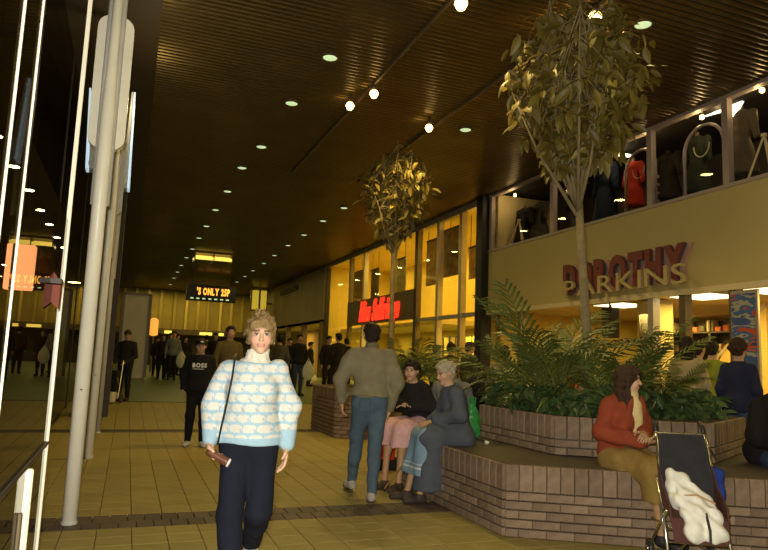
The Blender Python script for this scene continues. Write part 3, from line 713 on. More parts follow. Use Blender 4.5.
# posters, lattice windows and shelves in the second shop
q = atX(450, 253, WX+.3); e = empty('picture_poster', (WX+.3, q[1], q[2]-.75), 0, 'tall brown picture poster hung high in the second shop window', 'poster')
k = (atX(442, 253, WX+.3)[1]-atX(458, 253, WX+.3)[1])/2
MB().box(0, .03, -k, k, 0, 1.5).build('picture', mat('picture', (.16, .10, .05), .6, var=.8, vscale=4), e); MB().box(-.01, .04, -k-.04, k+.04, 1.5, 1.56).build('hanging_bar', 'dark', e); MB().tube([(0, 0, 1.5), (0, 0, CEIL-q[2]+.7)], .008, 5).build('cord', 'black', e)
for px, lab in ((453, 'warm lit lattice window frame inside the second shop, left one'), (476, 'warm lit lattice window frame inside the second shop, right one')):
    q = atX(px, 330, WX+2.0); e = empty('lattice_frame', (WX+2.0, q[1], 0), 0, lab, 'window frame')
    k = .75; MB().box(0, .04, -k, k, .3, 2.35).build('lit_board', mat('lattice_board', (.95, .75, .28), .5), e)
    for i in range(4): MB().box(-.03, .0, -k+i*2*k/3-.025, -k+i*2*k/3+.025, .3, 2.35).build('glazing_bar', 'dark', e)
    for i in range(5): MB().box(-.03, .0, -k, k, .3+i*.51-.02, .3+i*.51+.02).build('glazing_bar', 'dark', e)
for i, (px, py, w_, h_, c_, lab) in enumerate(((433, 262, .5, 1.6, (.30, .2, .07), 'tan hanging display panel high in the second shop, beside the wide dark mullion'), (400, 275, .6, 1.3, (.35, .33, .2), 'pale green display panel upstairs in the second shop'), (375, 285, .45, 1.4, (.12, .08, .03), 'dark hanging garment panel upstairs in the second shop'), (357, 290, .8, 1.7, (.2, .13, .05), 'brown display screen at the far end of the second shop'), (475, 262, .35, 1.0, (.35, .22, .08), 'small tan panel near the dark column upstairs'))):
    q = atX(px, py, WX+.55); e = empty('hanging_banner', (WX+.55, q[1], q[2]-h_/2), 0, lab, 'banner')
    MB().bbox(0, 0, h_/2, .05, w_*2, h_, .01).build('panel_board', mat('panel_board', c_, .6, var=.5, vscale=5), e); MB().box(-.04, -.02, -w_, w_, h_-.06, h_).build('top_rail', 'dark', e)
    for s in (-.8, .8): MB().tube([(0, s*w_, h_), (0, s*w_, CEIL-.08-q[2]+h_/2)], .012, 5).build('suspension', 'black', e)
rr = random.Random(8)
for i in range(9):
    yy = 16.6+i*1.6; x = WX+.7+rr.random()*.8
    c_ = rr.choice(((.1, .07, .04), (.5, .12, .04), (.45, .3, .1), (.12, .14, .1), (.6, .5, .3)))
    e = empty('shop_mannequin', (x, yy, .0), rr.uniform(1, 2.2), 'mannequin in a %s outfit, %s from the dark column in the second shop' % ({.1: 'dark', .5: 'red', .45: 'tan', .12: 'olive', .6: 'cream'}[c_[0]], ordn[i]), 'mannequin', 'mannequins in the second shop')
    sdf_obj('outfit', [ell((0, 0, 1.3), (.2, .12, .22), k=.05), cap((0, 0, 1.1), (0, 0, .35), .13, .24, k=.06), cap((-.2, 0, 1.42), (-.27, 0, .95), .055, .045), cap((.2, 0, 1.42), (.27, 0, .95), .055, .045)], .04, cloth(c_), e)
    sdf_obj('mannequin_head', [ell((0, 0, 1.68), (.08, .1, .12)), cap((0, 0, 1.45), (0, 0, 1.6), .05)], .03, 'cream2', e)
    MB().lathe([(.2, 0), (.2, .02), (.02, .03), (.02, .5)], n=12).build('stand', 'chrome', e)
o = MB().box(WX+.12, WX+3.4, YB+.2, YC-.1, CEIL-.08, CEIL-.02).build('ceiling_shop2', 'yellowwall'); struct(o); tag(o, 'yellowish ceiling inside the second shop', 'ceiling')
for x_, y_ in ((1.5, 50.5), (4.5, 50.5), (7, 50)): light('end_fill', 'AREA', (x_, y_-.6, CEIL-.1), 60, (1, .74, .16), .8)  # added fill lights without fittings, to brighten the far end wall
# third frontage, plain brown with lit opening
o = MB().box(WX, WX+.3, YC+.1, 52, 3.2, CEIL).build('wall_right_far', mat('brown_front', (.30, .235, .12), .6, var=.15, vscale=.6)); struct(o); tag(o, 'plain brown shop frontage far down the right side', 'wall')
a, c = atX(298, 285, WX-.02), atX(281, 296, WX-.02)
MB().box(WX-.08, WX, a[1], c[1], c[2], a[2]).build('name_board', 'dark', o)
for yy in (YC+.3, 36, 40, 44, 48): MB().box(WX-.08, WX+.2, yy-.12, yy+.12, 0, 3.2).build('front_post', 'bronze', o)
o = MB().box(WX+2.5, WX+2.6, YC, 52, 0, 3.3).build('wall_far_shop_back', 'yellowwall'); struct(o); tag(o, 'gold lit back wall of the far right shop', 'wall')
o = MB().box(WX, WX+2.6, YC+.1, 52, 3.2, 3.3).build('ceiling_far_shop', 'cream2'); struct(o); tag(o, 'ceiling of the far right shop', 'ceiling')
for y in (34, 38, 44): light('shop_lamp', 'AREA', (WX+1.2, y, 3.1), 55, (1, .62, .18), .8)
YL = 45.0
q0, q1 = atY(252, 309, YL), atY(267, 291, YL)
e = empty('lit_shop_sign', ((q0[0]+q1[0])/2, YL, q0[2]), 0, 'bright yellow glowing shop sign at the far end, right side', 'sign')
MB().box(-(q1[0]-q0[0])/2, (q1[0]-q0[0])/2, 0, .2, 0, q1[2]-q0[2]).build('glowing_face', mat('dim_yellow', (1, .8, .2), .4, emit=.42, ecol=(1, .70, .05)), e); MB().box((q1[0]-q0[0])/2+.1, WX-q0[0]-(q1[0]-q0[0])/2, .2, .4, .4, .5).build('wall_arm', 'bronze', e); MB().box(-.06, .06, -.03, 0, 0, q1[2]-q0[2]).build('divider', 'bronze', e); MB().box(-(q1[0]-q0[0])/2-.1, (q1[0]-q0[0])/2+.1, .2, .4, -.1, q1[2]-q0[2]+.1).build('backing', 'bronze', e)

# ------------------------------------------------------------------ brick planters
def hexa(cx, cy, s):   # flat sides left and right
    a = s*math.sqrt(3)/2
    return [(cx-a, cy+s/2), (cx-a, cy-s/2), (cx, cy-s), (cx+a, cy-s/2), (cx+a, cy+s/2), (cx, cy+s)]
def brickmesh(w, h, t):
    me = MB().bbox(0, 0, 0, w, t, h, .004).mesh('brick'); me.materials.append(M['brick']); return me
SOLD = brickmesh(.104, .205, .05); STRE = brickmesh(.217, .062, .05); HALF = brickmesh(.104, .062, .05)
def brick_wall(parent, A, B, z0, ncourse, budget, out):
    """courses of stretchers under one soldier course; bricks are parts while the budget lasts"""
    A = np.array(A); B = np.array(B); L = np.linalg.norm(B-A); d = (B-A)/L; ang = math.atan2(d[1], d[0])
    def put(me, along, z):
        p = A+d*along
        if budget[0] > 0:
            o = link('brick', me, None, parent); o.location = (p[0], p[1], z); o.rotation_euler = (0, 0, ang+random.uniform(-.006, .006)); budget[0] -= 1
        else: out.append((me, p[0], p[1], z, ang))
    n = max(1, int(round(L/.112))); st = L/n
    for c in range(ncourse):
        off = 0 if c % 2 else .5
        i = 0
        while i < n:
            if i == 0 and off: put(HALF, st*.5, z0+.036+c*.072); i += 1
            elif i+1 < n: put(STRE, st*(i+1), z0+.036+c*.072); i += 2
            else: put(HALF, st*(i+.5), z0+.036+c*.072); i += 1
    for i in range(n): put(SOLD, st*(i+.5), z0+ncourse*.072+.107)
def joined(out, name, parent):
    if not out: return
    b = MB(); cache = {}
    for me, x, y, z, a in out:
        v = np.array([q.co for q in me.vertices]); c, s = math.cos(a), math.sin(a)
        b.add(np.stack([v[:, 0]*c-v[:, 1]*s+x, v[:, 0]*s+v[:, 1]*c+y, v[:, 2]+z], 1), [tuple(p.vertices) for p in me.polygons])
    o = b.build(name, 'brick', parent); o['kind'] = 'stuff'
def planter(cx, cy, s, tiers, label, budget, order, zb=0):
    e = empty('brick_planter', (cx, cy, zb), 0, label, 'planter', 'brick planters')
    budget = [budget]; z = 0; out = []
    for k, (inset, nc) in enumerate(tiers):
        h = nc*.072+.21; P = hexa(0, 0, s-inset)
        Pin = hexa(0, 0, s-inset-.02)
        MB().prism(Pin, z, z+h-.012).build('mortar_core', 'mortar', e)
        Pt = hexa(0, 0, s-inset-.055)
        last = k == len(tiers)-1
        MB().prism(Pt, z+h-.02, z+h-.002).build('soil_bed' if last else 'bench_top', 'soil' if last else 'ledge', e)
        for i in order: brick_wall(e, P[i], P[(i+1) % 6], z, nc, budget, out)
        z += h
    # visible faces first were made as parts, the hidden rest is joined
    joined(out, 'rear_bricks', e)
    return e, z
S1 = 2.3; C1 = (2.98+S1*.866, 4.86+S1/2)
random.seed(2)
pl1, ZT1 = planter(C1[0], C1[1], S1, ((0, 5), (.92, 2)), 'large two-tier hexagonal brown brick planter with bench ledge, nearest the camera', 420, (0, 1, 2, 5))
ZB1 = 5*.072+.21
C2 = (4.85, 12.15)
pl2, ZT2 = planter(C2[0], C2[1], 1.55, ((0, 9),), 'smaller single-tier brick planter farther back, behind the walking man', 150, (0, 1), 0)

# ------------------------------------------------------------------ plants
def leafmesh(L, w, m, bend=.15, fold=.12):
    v = []; f = []; n = 5
    for i in range(n+1):
        t = i/n; ww = w*math.sin(math.pi*min(1, (t*.92+.06)))**.8*(1-.25*t); z = -bend*L*t*t
        v += [(-ww/2, L*t, z+fold*ww), (0, L*t, z), (ww/2, L*t, z+fold*ww)]
    for i in range(n):
        for j in (0, 1): f.append((i*3+j, i*3+j+1, i*3+4+j, i*3+3+j))
    me = MB().add(v, f).mesh('leaf'); me.materials.append(M[m]); return me
def rand_rot(rs, droop=0):
    return Matrix.Rotation(rs.uniform(0, 6.283), 4, 'Z') @ Matrix.Rotation(rs.uniform(-.9, .5)-droop, 4, 'X') @ Matrix.Rotation(rs.uniform(-.9, .9), 4, 'Y')
def tree(cx, cy, z0, zfork, crown, nleaf, nparts, lsize, label, seed, lean=(0, 0), tr=.05, yellow=.03):
    rs = random.Random(seed); ccz, rx, rz = crown
    e = empty('indoor_tree', (cx, cy, z0), 0, label, 'tree', 'indoor trees in the planters')
    fk = np.array([lean[0], lean[1], zfork-z0])
    MB().tube([(0, 0, -.05), (lean[0]*.3+.01, 0, (zfork-z0)*.35), (lean[0]*.6-.01, 0, (zfork-z0)*.7), fk], [tr*1.25, tr*1.05, tr*.95, tr*.9], 10).build('trunk', 'bark', e, smooth=True)
    cc = np.array([lean[0]*1.1, lean[1], ccz-z0]); tips = []
    br = MB()
    for i in range(13):
        th = i*2.4+rs.uniform(-.3, .3); u = rs.uniform(.35, 1)
        top = cc+np.array([math.cos(th)*rx*u*.85, math.sin(th)*rx*u*.85, rs.uniform(-.35, .95)*rz*math.sqrt(max(.1, 1-u*u*.7))])
        st = fk-np.array([0, 0, rs.uniform(0, .35)])
        mid = st*.5+top*.5+np.array([math.cos(th)*.05, math.sin(th)*.05, -.08+rs.uniform(-.05, .05)])
        br = MB().tube([st, mid, top], [tr*.5, tr*.33, tr*.12], 6); br.build('branch', 'bark', e, smooth=True)
        tips.append((st, mid, top))
    tw = MB(); pts = []
    for i in range(nleaf):
        for _ in range(30):
            q = np.array([rs.uniform(-1, 1), rs.uniform(-1, 1), rs.uniform(-1, 1)]); rr = np.linalg.norm(q)
            if .25 < rr < 1 and rs.random() < .35+rr*.65: break
        # clumpy: pull toward nearest branch point
        p = cc+q*np.array([rx, rx, rz]); 
        if p[2] < cc[2]: p[:2] = cc[:2]+(p[:2]-cc[:2])*(1-.45*((cc[2]-p[2])/rz)**1.5)
        st, mid, top = rs.choice(tips); t = rs.uniform(.35, 1); bp = mid*(1-t)+top*t
        p = p*.72+bp*.28
        pts.append((p, bp))
    for p, bp in pts[::6]: tw.tube([bp, (p+bp)/2+np.array([0, 0, .03]), p], [.008, .006, .003], 4, False)
    o = tw.build('twigs', 'bark', e); o['kind'] = 'stuff'
    lm = [leafmesh(lsize*k, lsize*k*.48, 'leaf', bend=b_) for k, b_ in ((.8, .1), (1, .25), (1.15, .4))]
    ly = leafmesh(lsize, lsize*.45, 'leafy')
    vc = np.array([cx, cy, z0]); pts.sort(key=lambda a: np.linalg.norm(vc+a[0]-C0))
    rest = MB()
    for i, (p, bp) in enumerate(pts):
        R = rand_rot(rs, .3); me = ly if rs.random() < yellow else rs.choice(lm)
        if i < nparts:
            o = link('leaf', me, None, e); o.matrix_basis = Matrix.Translation(p) @ R
        else:
            V = np.array([q.co for q in me.vertices])@np.array(R.to_3x3()).T+p
            rest.add(V, [tuple(f.vertices) for f in me.polygons])
    o = rest.build('inner_foliage', 'leaf', e); o['kind'] = 'stuff'
    return e
t1 = atY(590, 385, 6.45)
T1 = (C1[0]+.12, C1[1]+.35)
cA = atY(576, 98, T1[1]); fA = atY(582, 190, T1[1])
tree(atY(589, 385, T1[1])[0], T1[1], ZB1+.4, fA[2], (cA[2]+.05, 1.08, 1.42), 1500, 300, .20, 'tall slim-trunked indoor tree in the near planter, bright leaves', 11, (atY(578, 185, T1[1])[0]-atY(589, 385, T1[1])[0], 0), .052)
cB = atY(392, 190, C2[1]); fB = atY(391, 240, C2[1])
tree(atY(390, 345, C2[1])[0], C2[1], ZT2-.02, fB[2], (cB[2]-.1, .95, 1.25), 900, 260, .18, 'darker indoor tree in the farther planter, above the red neon sign', 5, (0.02, 0), .045, .10)

def frond(L, wl, m, droop, nl=15, vee=.5, seed=0):
    """arching palm frond along +Y; leaflets on both sides"""
    rs = random.Random(seed); b = MB(); P = []
    for i in range(9):
        t = i/8; a = .95-droop*t; P.append((0, L*(t-.25*droop*t*t*.6), L*(.62*t-droop*.72*t*t)))
    b.tube(P, [.009*(1-.7*i/8) for i in range(9)], 5, False)
    P = np.array(P)
    for i in range(nl):
        t = .18+.8*i/(nl-1); k = t*8; i0 = min(int(k), 7); p = P[i0]+(P[i0+1]-P[i0])*(k-i0); tn = P[i0+1]-P[i0]; tn /= np.linalg.norm(tn)
        ll = wl*math.sin(math.pi*(.12+.8*t))**.7
        for s in (-1, 1):
            d = np.array([s*.75, 0, 0])+tn*.75+np.array([0, 0, vee*.25+rs.uniform(-.1, .1)]); d /= np.linalg.norm(d)
            q1 = p+d*ll*.5; q2 = p+d*ll+np.array([0, 0, -.28*ll]); wv = tn*.016
            b.add([p-wv*.5, p+wv*.5, q1+wv, q1-wv, q2], [(0, 1, 2, 3), (3, 2, 4)])
    me = b.mesh('frond'); me.materials.append(M[m]); return me
FR = [frond(1.0, .30, 'palm', .55, seed=1), frond(1.15, .34, 'palm', .75, seed=2), frond(.85, .26, 'palm', .95, seed=3), frond(1.0, .30, 'palm', .25, seed=4)]
def palm(x, y, z, n, size, label, seed, up=1.0):
    rs = random.Random(seed); e = empty('potted_palm', (x, y, z), 0, label, 'palm', 'palms in the planters')
    MB().tube([(0, 0, -.05), (.01, 0, .18*size)], [.05*size, .03*size], 8).build('stem', 'bark', e)
    for i in range(n):
        o = link('frond', rs.choice(FR), None, e)
        th = i*2.399+rs.uniform(-.3, .3)
        s = size*rs.uniform(.75, 1.1)
        o.matrix_basis = Matrix.Translation((0, 0, .12*size)) @ Matrix.Rotation(th, 4, 'Z') @ Matrix.Rotation(rs.uniform(-.05, .75)*up, 4, 'X') @ Matrix.Scale(s, 4)
    return e
def blade(L, w, droop):
    v = []; f = []
    for i in range(8):
        t = i/7; ww = w*(1-t)**.6*(.5+.5*min(1, t*5)); v += [(-ww/2, L*t*(.35+.3*t), L*(t-droop*t*t)), (0, L*t*(.35+.3*t)-.008, L*(t-droop*t*t)), (ww/2, L*t*(.35+.3*t), L*(t-droop*t*t))]
    for i in range(7):
        for j in (0, 1): f.append((i*3+j, i*3+j+1, i*3+4+j, i*3+3+j))
    me = MB().add(v, f).mesh('blade'); me.materials.append(M['palm']); return me
BL = [blade(1, .045, .25), blade(1, .05, .55), blade(1, .04, .1)]
def yucca(x, y, z, n, size, label, seed):
    rs = random.Random(seed); e = empty('spiky_plant', (x, y, z), 0, label, 'plant', 'spiky plants in the planters')
    MB().lathe([(.06*size, -.03), (.05*size, .1*size), (.02*size, .2*size)], n=10).build('crown_base', 'bark', e)
    for i in range(n):
        o = link('blade', rs.choice(BL), None, e)
        o.matrix_basis = Matrix.Translation((0, 0, .08*size)) @ Matrix.Rotation(i*2.399, 4, 'Z') @ Matrix.Rotation(-rs.uniform(-.35, .75), 4, 'X') @ Matrix.Scale(size*rs.uniform(.7, 1.1), 4)
    return e
SL = [leafmesh(.11, .06, 'shrub', .3), leafmesh(.14, .065, 'shrub', .2)]
def shrub(x, y, z, r, n, label, seed):
    rs = random.Random(seed); e = empty('leafy_shrub', (x, y, z), 0, label, 'shrub', 'low shrubs in the planters')
    st = MB()
    for i in range(7):
        th = i*.9; st.tube([(0, 0, 0), (math.cos(th)*r*.5, math.sin(th)*r*.5, r*.7)], .008, 5)
    st.build('stems', 'bark', e)
    b = MB(); 
    for i in range(n):
        q = np.array([rs.gauss(0, .5), rs.gauss(0, .5), abs(rs.gauss(0, .55))]); q /= max(1, np.linalg.norm(q))
        p = q*np.array([r, r, r*1.05])+np.array([0, 0, .05]); R = rand_rot(rs, .2); me = rs.choice(SL)
        if i < 40: o = link('leaf', me, None, e); o.matrix_basis = Matrix.Translation(p) @ R
        else: b.add(np.array([v.co for v in me.vertices])@np.array(R.to_3x3()).T+p, [tuple(f.vertices) for f in me.polygons])
    o = b.build('foliage', 'shrub', e); o['kind'] = 'stuff'
ZP = ZT1-.03
def onp(px, Y): q = atY(px, 400, Y); return q[0], Y
x, y = onp(548, 6.35); palm(x, y, ZP, 22, 1.25, 'big arching palm left of the near tree trunk', 1)
x, y = onp(520, 6.75); palm(x, y, ZP, 16, 1.0, 'arching palm at the left end of the near planter', 2)
x, y = onp(628, 6.3); palm(x, y, ZP, 20, 1.05, 'broad arching palm just right of the near tree trunk', 3)
x, y = onp(602, 5.75); palm(x, y, ZP, 14, .8, 'low arching palm in front of the near tree trunk', 4)
x, y = onp(664, 6.0); palm(x, y, ZP, 16, .75, 'low arching palm at the right of the near planter', 14)
x, y = onp(634, 5.85); yucca(x, y, ZP, 26, .85, 'spiky upright plant above the red-jacket woman', 5)
x, y = onp(560, 5.8); yucca(x, y, ZP, 24, .8, 'spiky upright plant near the planter corner', 6)
for i, (px, Y, r, lab) in enumerate(((534, 5.95, .24, 'dark leafy shrub at the planter corner'), (565, 5.6, .24, 'dark leafy shrub behind the front bricks, left'), (590, 5.35, .22, 'dark leafy shrub left of the red-jacket woman'), (648, 5.3, .27, 'dark leafy shrub right of the red-jacket woman'), (676, 5.2, .24, 'dark leafy shrub behind the pushchair'), (700, 5.3, .24, 'dark leafy shrub at the right planter corner'), (505, 6.7, .22, 'dark leafy shrub at the far left end of the near planter'), (615, 5.6, .28, 'dark leafy shrub behind the red-jacket woman'))):
    x, y = onp(px, Y); shrub(x, y, ZP, r, 230, lab, 20+i)
zq = ZT2-.03
for px, Y, n, sz, lab, sd in ((415, 11.75, 20, 1.25, 'large arching palm in the farther planter, right of the walking man', 31), (398, 11.3, 14, .9, 'small arching palm at the front of the farther planter', 32), (372, 12.0, 12, .8, 'arching palm mostly behind the walking man', 33), (437, 11.9, 12, .8, 'arching palm at the right end of the farther planter', 34)):
    x, y = onp(px, Y); palm(x, y, zq, n, sz, lab, sd)

# ------------------------------------------------------------------ people
V3 = lambda *a: np.array(a, float)
def nrm(v): v = np.array(v, float); return v/(np.linalg.norm(v)+1e-9)
def rotm(yaw=0, pitch=0, roll=0):
    """head turn: yaw to the person's left, pitch down, roll"""
    y, p, r = [math.radians(a) for a in (yaw, pitch, roll)]
    Rz = np.array([[math.cos(y), -math.sin(y), 0], [math.sin(y), math.cos(y), 0], [0, 0, 1]])
    Rx = np.array([[1, 0, 0], [0, math.cos(p), -math.sin(p)], [0, math.sin(p), math.cos(p)]])
    Ry = np.array([[math.cos(r), 0, math.sin(r)], [0, 1, 0], [-math.sin(r), 0, math.cos(r)]])
    return Rz@Rx@Ry
def stand(H, fem=False):
    u = H/1.7; sw = .155 if fem else .178; J = {}
    J['P'] = V3(0, 0, .93); J['C'] = V3(0, 0, 1.25); J['N'] = V3(0, .012, 1.425); J['Hd'] = V3(0, -.015, 1.585)
    for s, n in ((-1, 'R'), (1, 'L')):
        J['S'+n] = V3(s*sw, .012, 1.375); J['E'+n] = V3(s*(sw+.055), .035, 1.11); J['W'+n] = V3(s*(sw+.065), -.03, .875)
        J['H'+n] = V3(s*.085, 0, .89); J['K'+n] = V3(s*.092, -.02, .49); J['A'+n] = V3(s*.095, .025, .085); J['T'+n] = V3(s*.11, -.14, .03)
    return {k: v*u for k, v in J.items()}
def sit(H, seat, fem=True, lean=.05, thigh=.42, foot=.42):
    u = H/1.7; J = stand(H, fem); dz = seat+.105*u-J['P'][2]
    for k in ('P', 'C', 'N', 'Hd', 'SL', 'SR', 'EL', 'ER', 'WL', 'WR', 'HL', 'HR'):
        J[k] = J[k]+V3(0, 0, dz)
    for k, f in (('C', .55), ('N', 1), ('Hd', 1.25), ('SL', .92), ('SR', .92), ('EL', .4), ('ER', .4), ('WL', 0), ('WR', 0)): J[k] = J[k]+V3(0, -lean*f*2, -lean*f*.2)
    for s, n in ((-1, 'R'), (1, 'L')):
        J['K'+n] = V3(s*.10, -thigh*u, seat+.06); J['A'+n] = V3(s*.10, -foot*u, .085); J['T'+n] = V3(s*.11, -foot*u-.15, .03)
        J['E'+n] = J['S'+n]+V3(s*.05, -.06, -.25*u); J['W'+n] = V3(s*.08, -.24*u, seat+.22)
    return J
def frame(J):
    lat = nrm(J['SL']-J['SR']); up = nrm(J['N']-J['P']); lat = nrm(lat-up*(lat@up)); back = np.cross(up, lat)
    return np.stack([lat, back, up], 1)
def torso(J, g=0, u=1, fem=False, k=.05):
    R = frame(J); P, C, N = J['P'], J['C'], J['N']; W = P*.52+C*.48
    sw = np.linalg.norm(J['SL']-J['SR'])/2
    pr = [ell(P, V3(.165, .118, .13)*u+g, R, k), ell(W, V3(.137, .105, .15)*u+g, R, k), ell(C, V3(sw*.92, .112*u, .19*u)+g, R, k),
          cap(J['SR']*.92+J['SL']*.08-V3(0, 0, .012), J['SL']*.92+J['SR']*.08-V3(0, 0, .012), .050*u+g*.5, None, k), ell((C+N)/2, V3(sw*.70, .082*u, .10*u)+g*.8, R, k), cap(N-R[:, 2]*.0, J['SR']*.6+J['SL']*.4, .045*u+g*.4, None, k), cap(N-R[:, 2]*.0, J['SL']*.6+J['SR']*.4, .045*u+g*.4, None, k)]
    if fem:
        f = -R[:, 1]
        for s in (-1, 1): pr.append(ell(C+f*.075*u+R[:, 0]*s*.065*u-R[:, 2]*.02*u, V3(.068, .062, .065)*u+g*.8, R, .04))
    return pr
def arm(J, n, g=0, u=1, k=.03, cuff=1.0, gs=.55):
    S, E, W = J['S'+n], J['E'+n], J['W'+n]; W = E+(W-E)*cuff
    return [cap(S-V3(0, 0, .012), E, .048*u+g*gs, .041*u+g, k), cap(E, W, .041*u+g, .029*u+g*.8, k)]
def leg(J, n, g=0, u=1, k=.04, upto=1.0):
    H, K, A = J['H'+n], J['K'+n], J['A'+n]; A = K+(A-K)*upto
    calf = K*.68+A*.32+V3(0, .015, 0)
    return [cap(H, K, .082*u+g, .056*u+g, k), cap(K, A, .052*u+g, .038*u+g, k), ell(calf, V3(.05, .052, .09)*u+g, None, k)]
def hand(W, d, pn, side, curl=.35, s=1.0, fine=True):
    """W wrist, d pointing direction, pn palm normal, side +1 left / -1 right"""
    d = nrm(d); pn = nrm(np.array(pn)-d*(np.array(pn)@d)); w_ = np.cross(d, pn)
    if not fine: return [ell(W+d*.075*s, V3(.038, .02, .085)*s, np.stack([w_, pn, d], 1), .02)]
    R = np.stack([w_, pn, d], 1); pr = [cap(W-d*.01, W+d*.02, .027*s, .026*s, .015), ell(W+d*.055*s, V3(.041, .017, .05)*s, R, .015)]
    th = -side
    for i, (o, L) in enumerate(((.030, .070), (.010, .080), (-.010, .075), (-.029, .058))):
        p = W+d*.095*s+w_*o*s*th; dd = d+w_*o*th*2.2; a = 0; r = .0092*s
        for sg, f in enumerate((.45, .32, .26)):
            a += curl*(.7 if sg == 0 else 1); q = p+(nrm(dd)*math.cos(a)+pn*math.sin(a))*L*f*s*1.1
            pr.append(cap(p, q, r, r*.92, .004)); p = q; r *= .93
    p = W+d*.03*s+w_*.03*th*s; q = p+(d*.6+w_*th*.75+pn*.35)*.042*s; q2 = q+(d*.9+w_*th*.15+pn*(.3+curl*.5))*.034*s
    pr += [cap(p, q, .014*s, .0115*s, .01), cap(q, q2, .0105*s, .009*s, .004)]
    return pr
def foot(J, n, u=1, g=0):
    A, T = J['A'+n], J['T'+n]; d = nrm(V3(T[0]-A[0], T[1]-A[1], T[2]-A[2]+.045*u)); heel = A+V3(0, 0, -.05*u)-d*.03*u
    return [cap(A, A+V3(0, 0, -.04*u), .036*u+g, .036*u+g, .02), cap(heel, T, .034*u+g, .03*u+g, .025), ell((heel+T*2)/3+V3(0, 0, .0), V3(.043, .05, .032)*u+g, None, .02)]
def head(J, R, hs=1.0, fine=True, nose=1.0):
    c = J['Hd']
    def T(x, y, z): return c+R@(V3(x, y, z)*hs)
    def E(x, y, z, a, b, d, k=.015, sub=False): return ell(T(x, y, z), V3(a, b, d)*hs, R, k, sub)
    pr = [cap(J['N']-V3(0, 0, .03), T(0, .02, -.06), .056*hs, .052*hs, .03), E(0, .014, .03, .076, .094, .085), E(0, -.022, -.035, .060, .070, .083, .03)]
    if fine:
        pr += [E(0, -.066, -.092, .026, .024, .022, .02), E(.036, -.058, -.028, .027, .026, .027, .02), E(-.036, -.058, -.028, .027, .026, .027, .02),
               E(0, -.079, .033, .048, .018, .012, .015),
               E(.030, -.103, .008, .019, .016, .011, .008, True), E(-.030, -.103, .008, .019, .016, .011, .008, True),
               E(.030, -.079, .006, .0135, .0135, .0125, .003), E(-.030, -.079, .006, .0135, .0135, .0125, .003),
               cap(T(0, -.090, .012), T(0, -.112*nose, -.026), .008*hs, .0125*hs, .012), E(.010, -.101, -.030, .008, .009, .007, .006), E(-.010, -.101, -.030, .008, .009, .007, .006),
               cap(T(-.017, -.0925, -.056), T(.017, -.0925, -.056), .0065*hs, None, .006), cap(T(-.014, -.0905, -.066), T(.014, -.0905, -.066), .0075*hs, None, .006),
               E(.077, .012, -.004, .010, .020, .031, .008), E(-.077, .012, -.004, .010, .020, .031, .008)]
    else: pr += [E(0, -.1, -.015, .012, .018, .025, .015), E(.077, .012, -.004, .012, .02, .03), E(-.077, .012, -.004, .012, .02, .03)]
    return pr
def skin_color(J, R, hs, skin, lips=(.42, .13, .10), brow=(.16, .10, .06), tights=None, kz=None):
    skin = np.array(skin)
    def f(V):
        c = np.tile(skin, (len(V), 1)); q = ((V-J['Hd'])@R)/hs
        x, y, z = np.abs(q[:, 0]), q[:, 1], q[:, 2]; fr = y < -.05
        ck = fr*np.exp(-((x-.042)**2+(z+.03)**2)/.0009); c = c*(1-ck[:, None]*.5)+ck[:, None]*.5*np.array([.66, .30, .22])
        m = fr & (x < .023) & (z > -.072) & (z < -.051) & (y < -.075); c[m] = lips
        m = fr & (np.abs(z-.030) < .0065) & (x > .013) & (x < .048); c[m] = brow
        e = ((x-.030)/.0145)**2+((z-.006)/.0085)**2; m = fr & (e < 1); c[m] = (.50, .42, .36)
        e = ((x-.030)**2+(z-.006)**2) < .0072**2; c[fr & e] = (.05, .045, .04)
        m = fr & (np.abs(z-.0155) < .004) & (x > .016) & (x < .045); c[m] = (.12, .07, .05)
        if tights is not None: c[V[:, 2] < kz] = tights
        return c
    return f
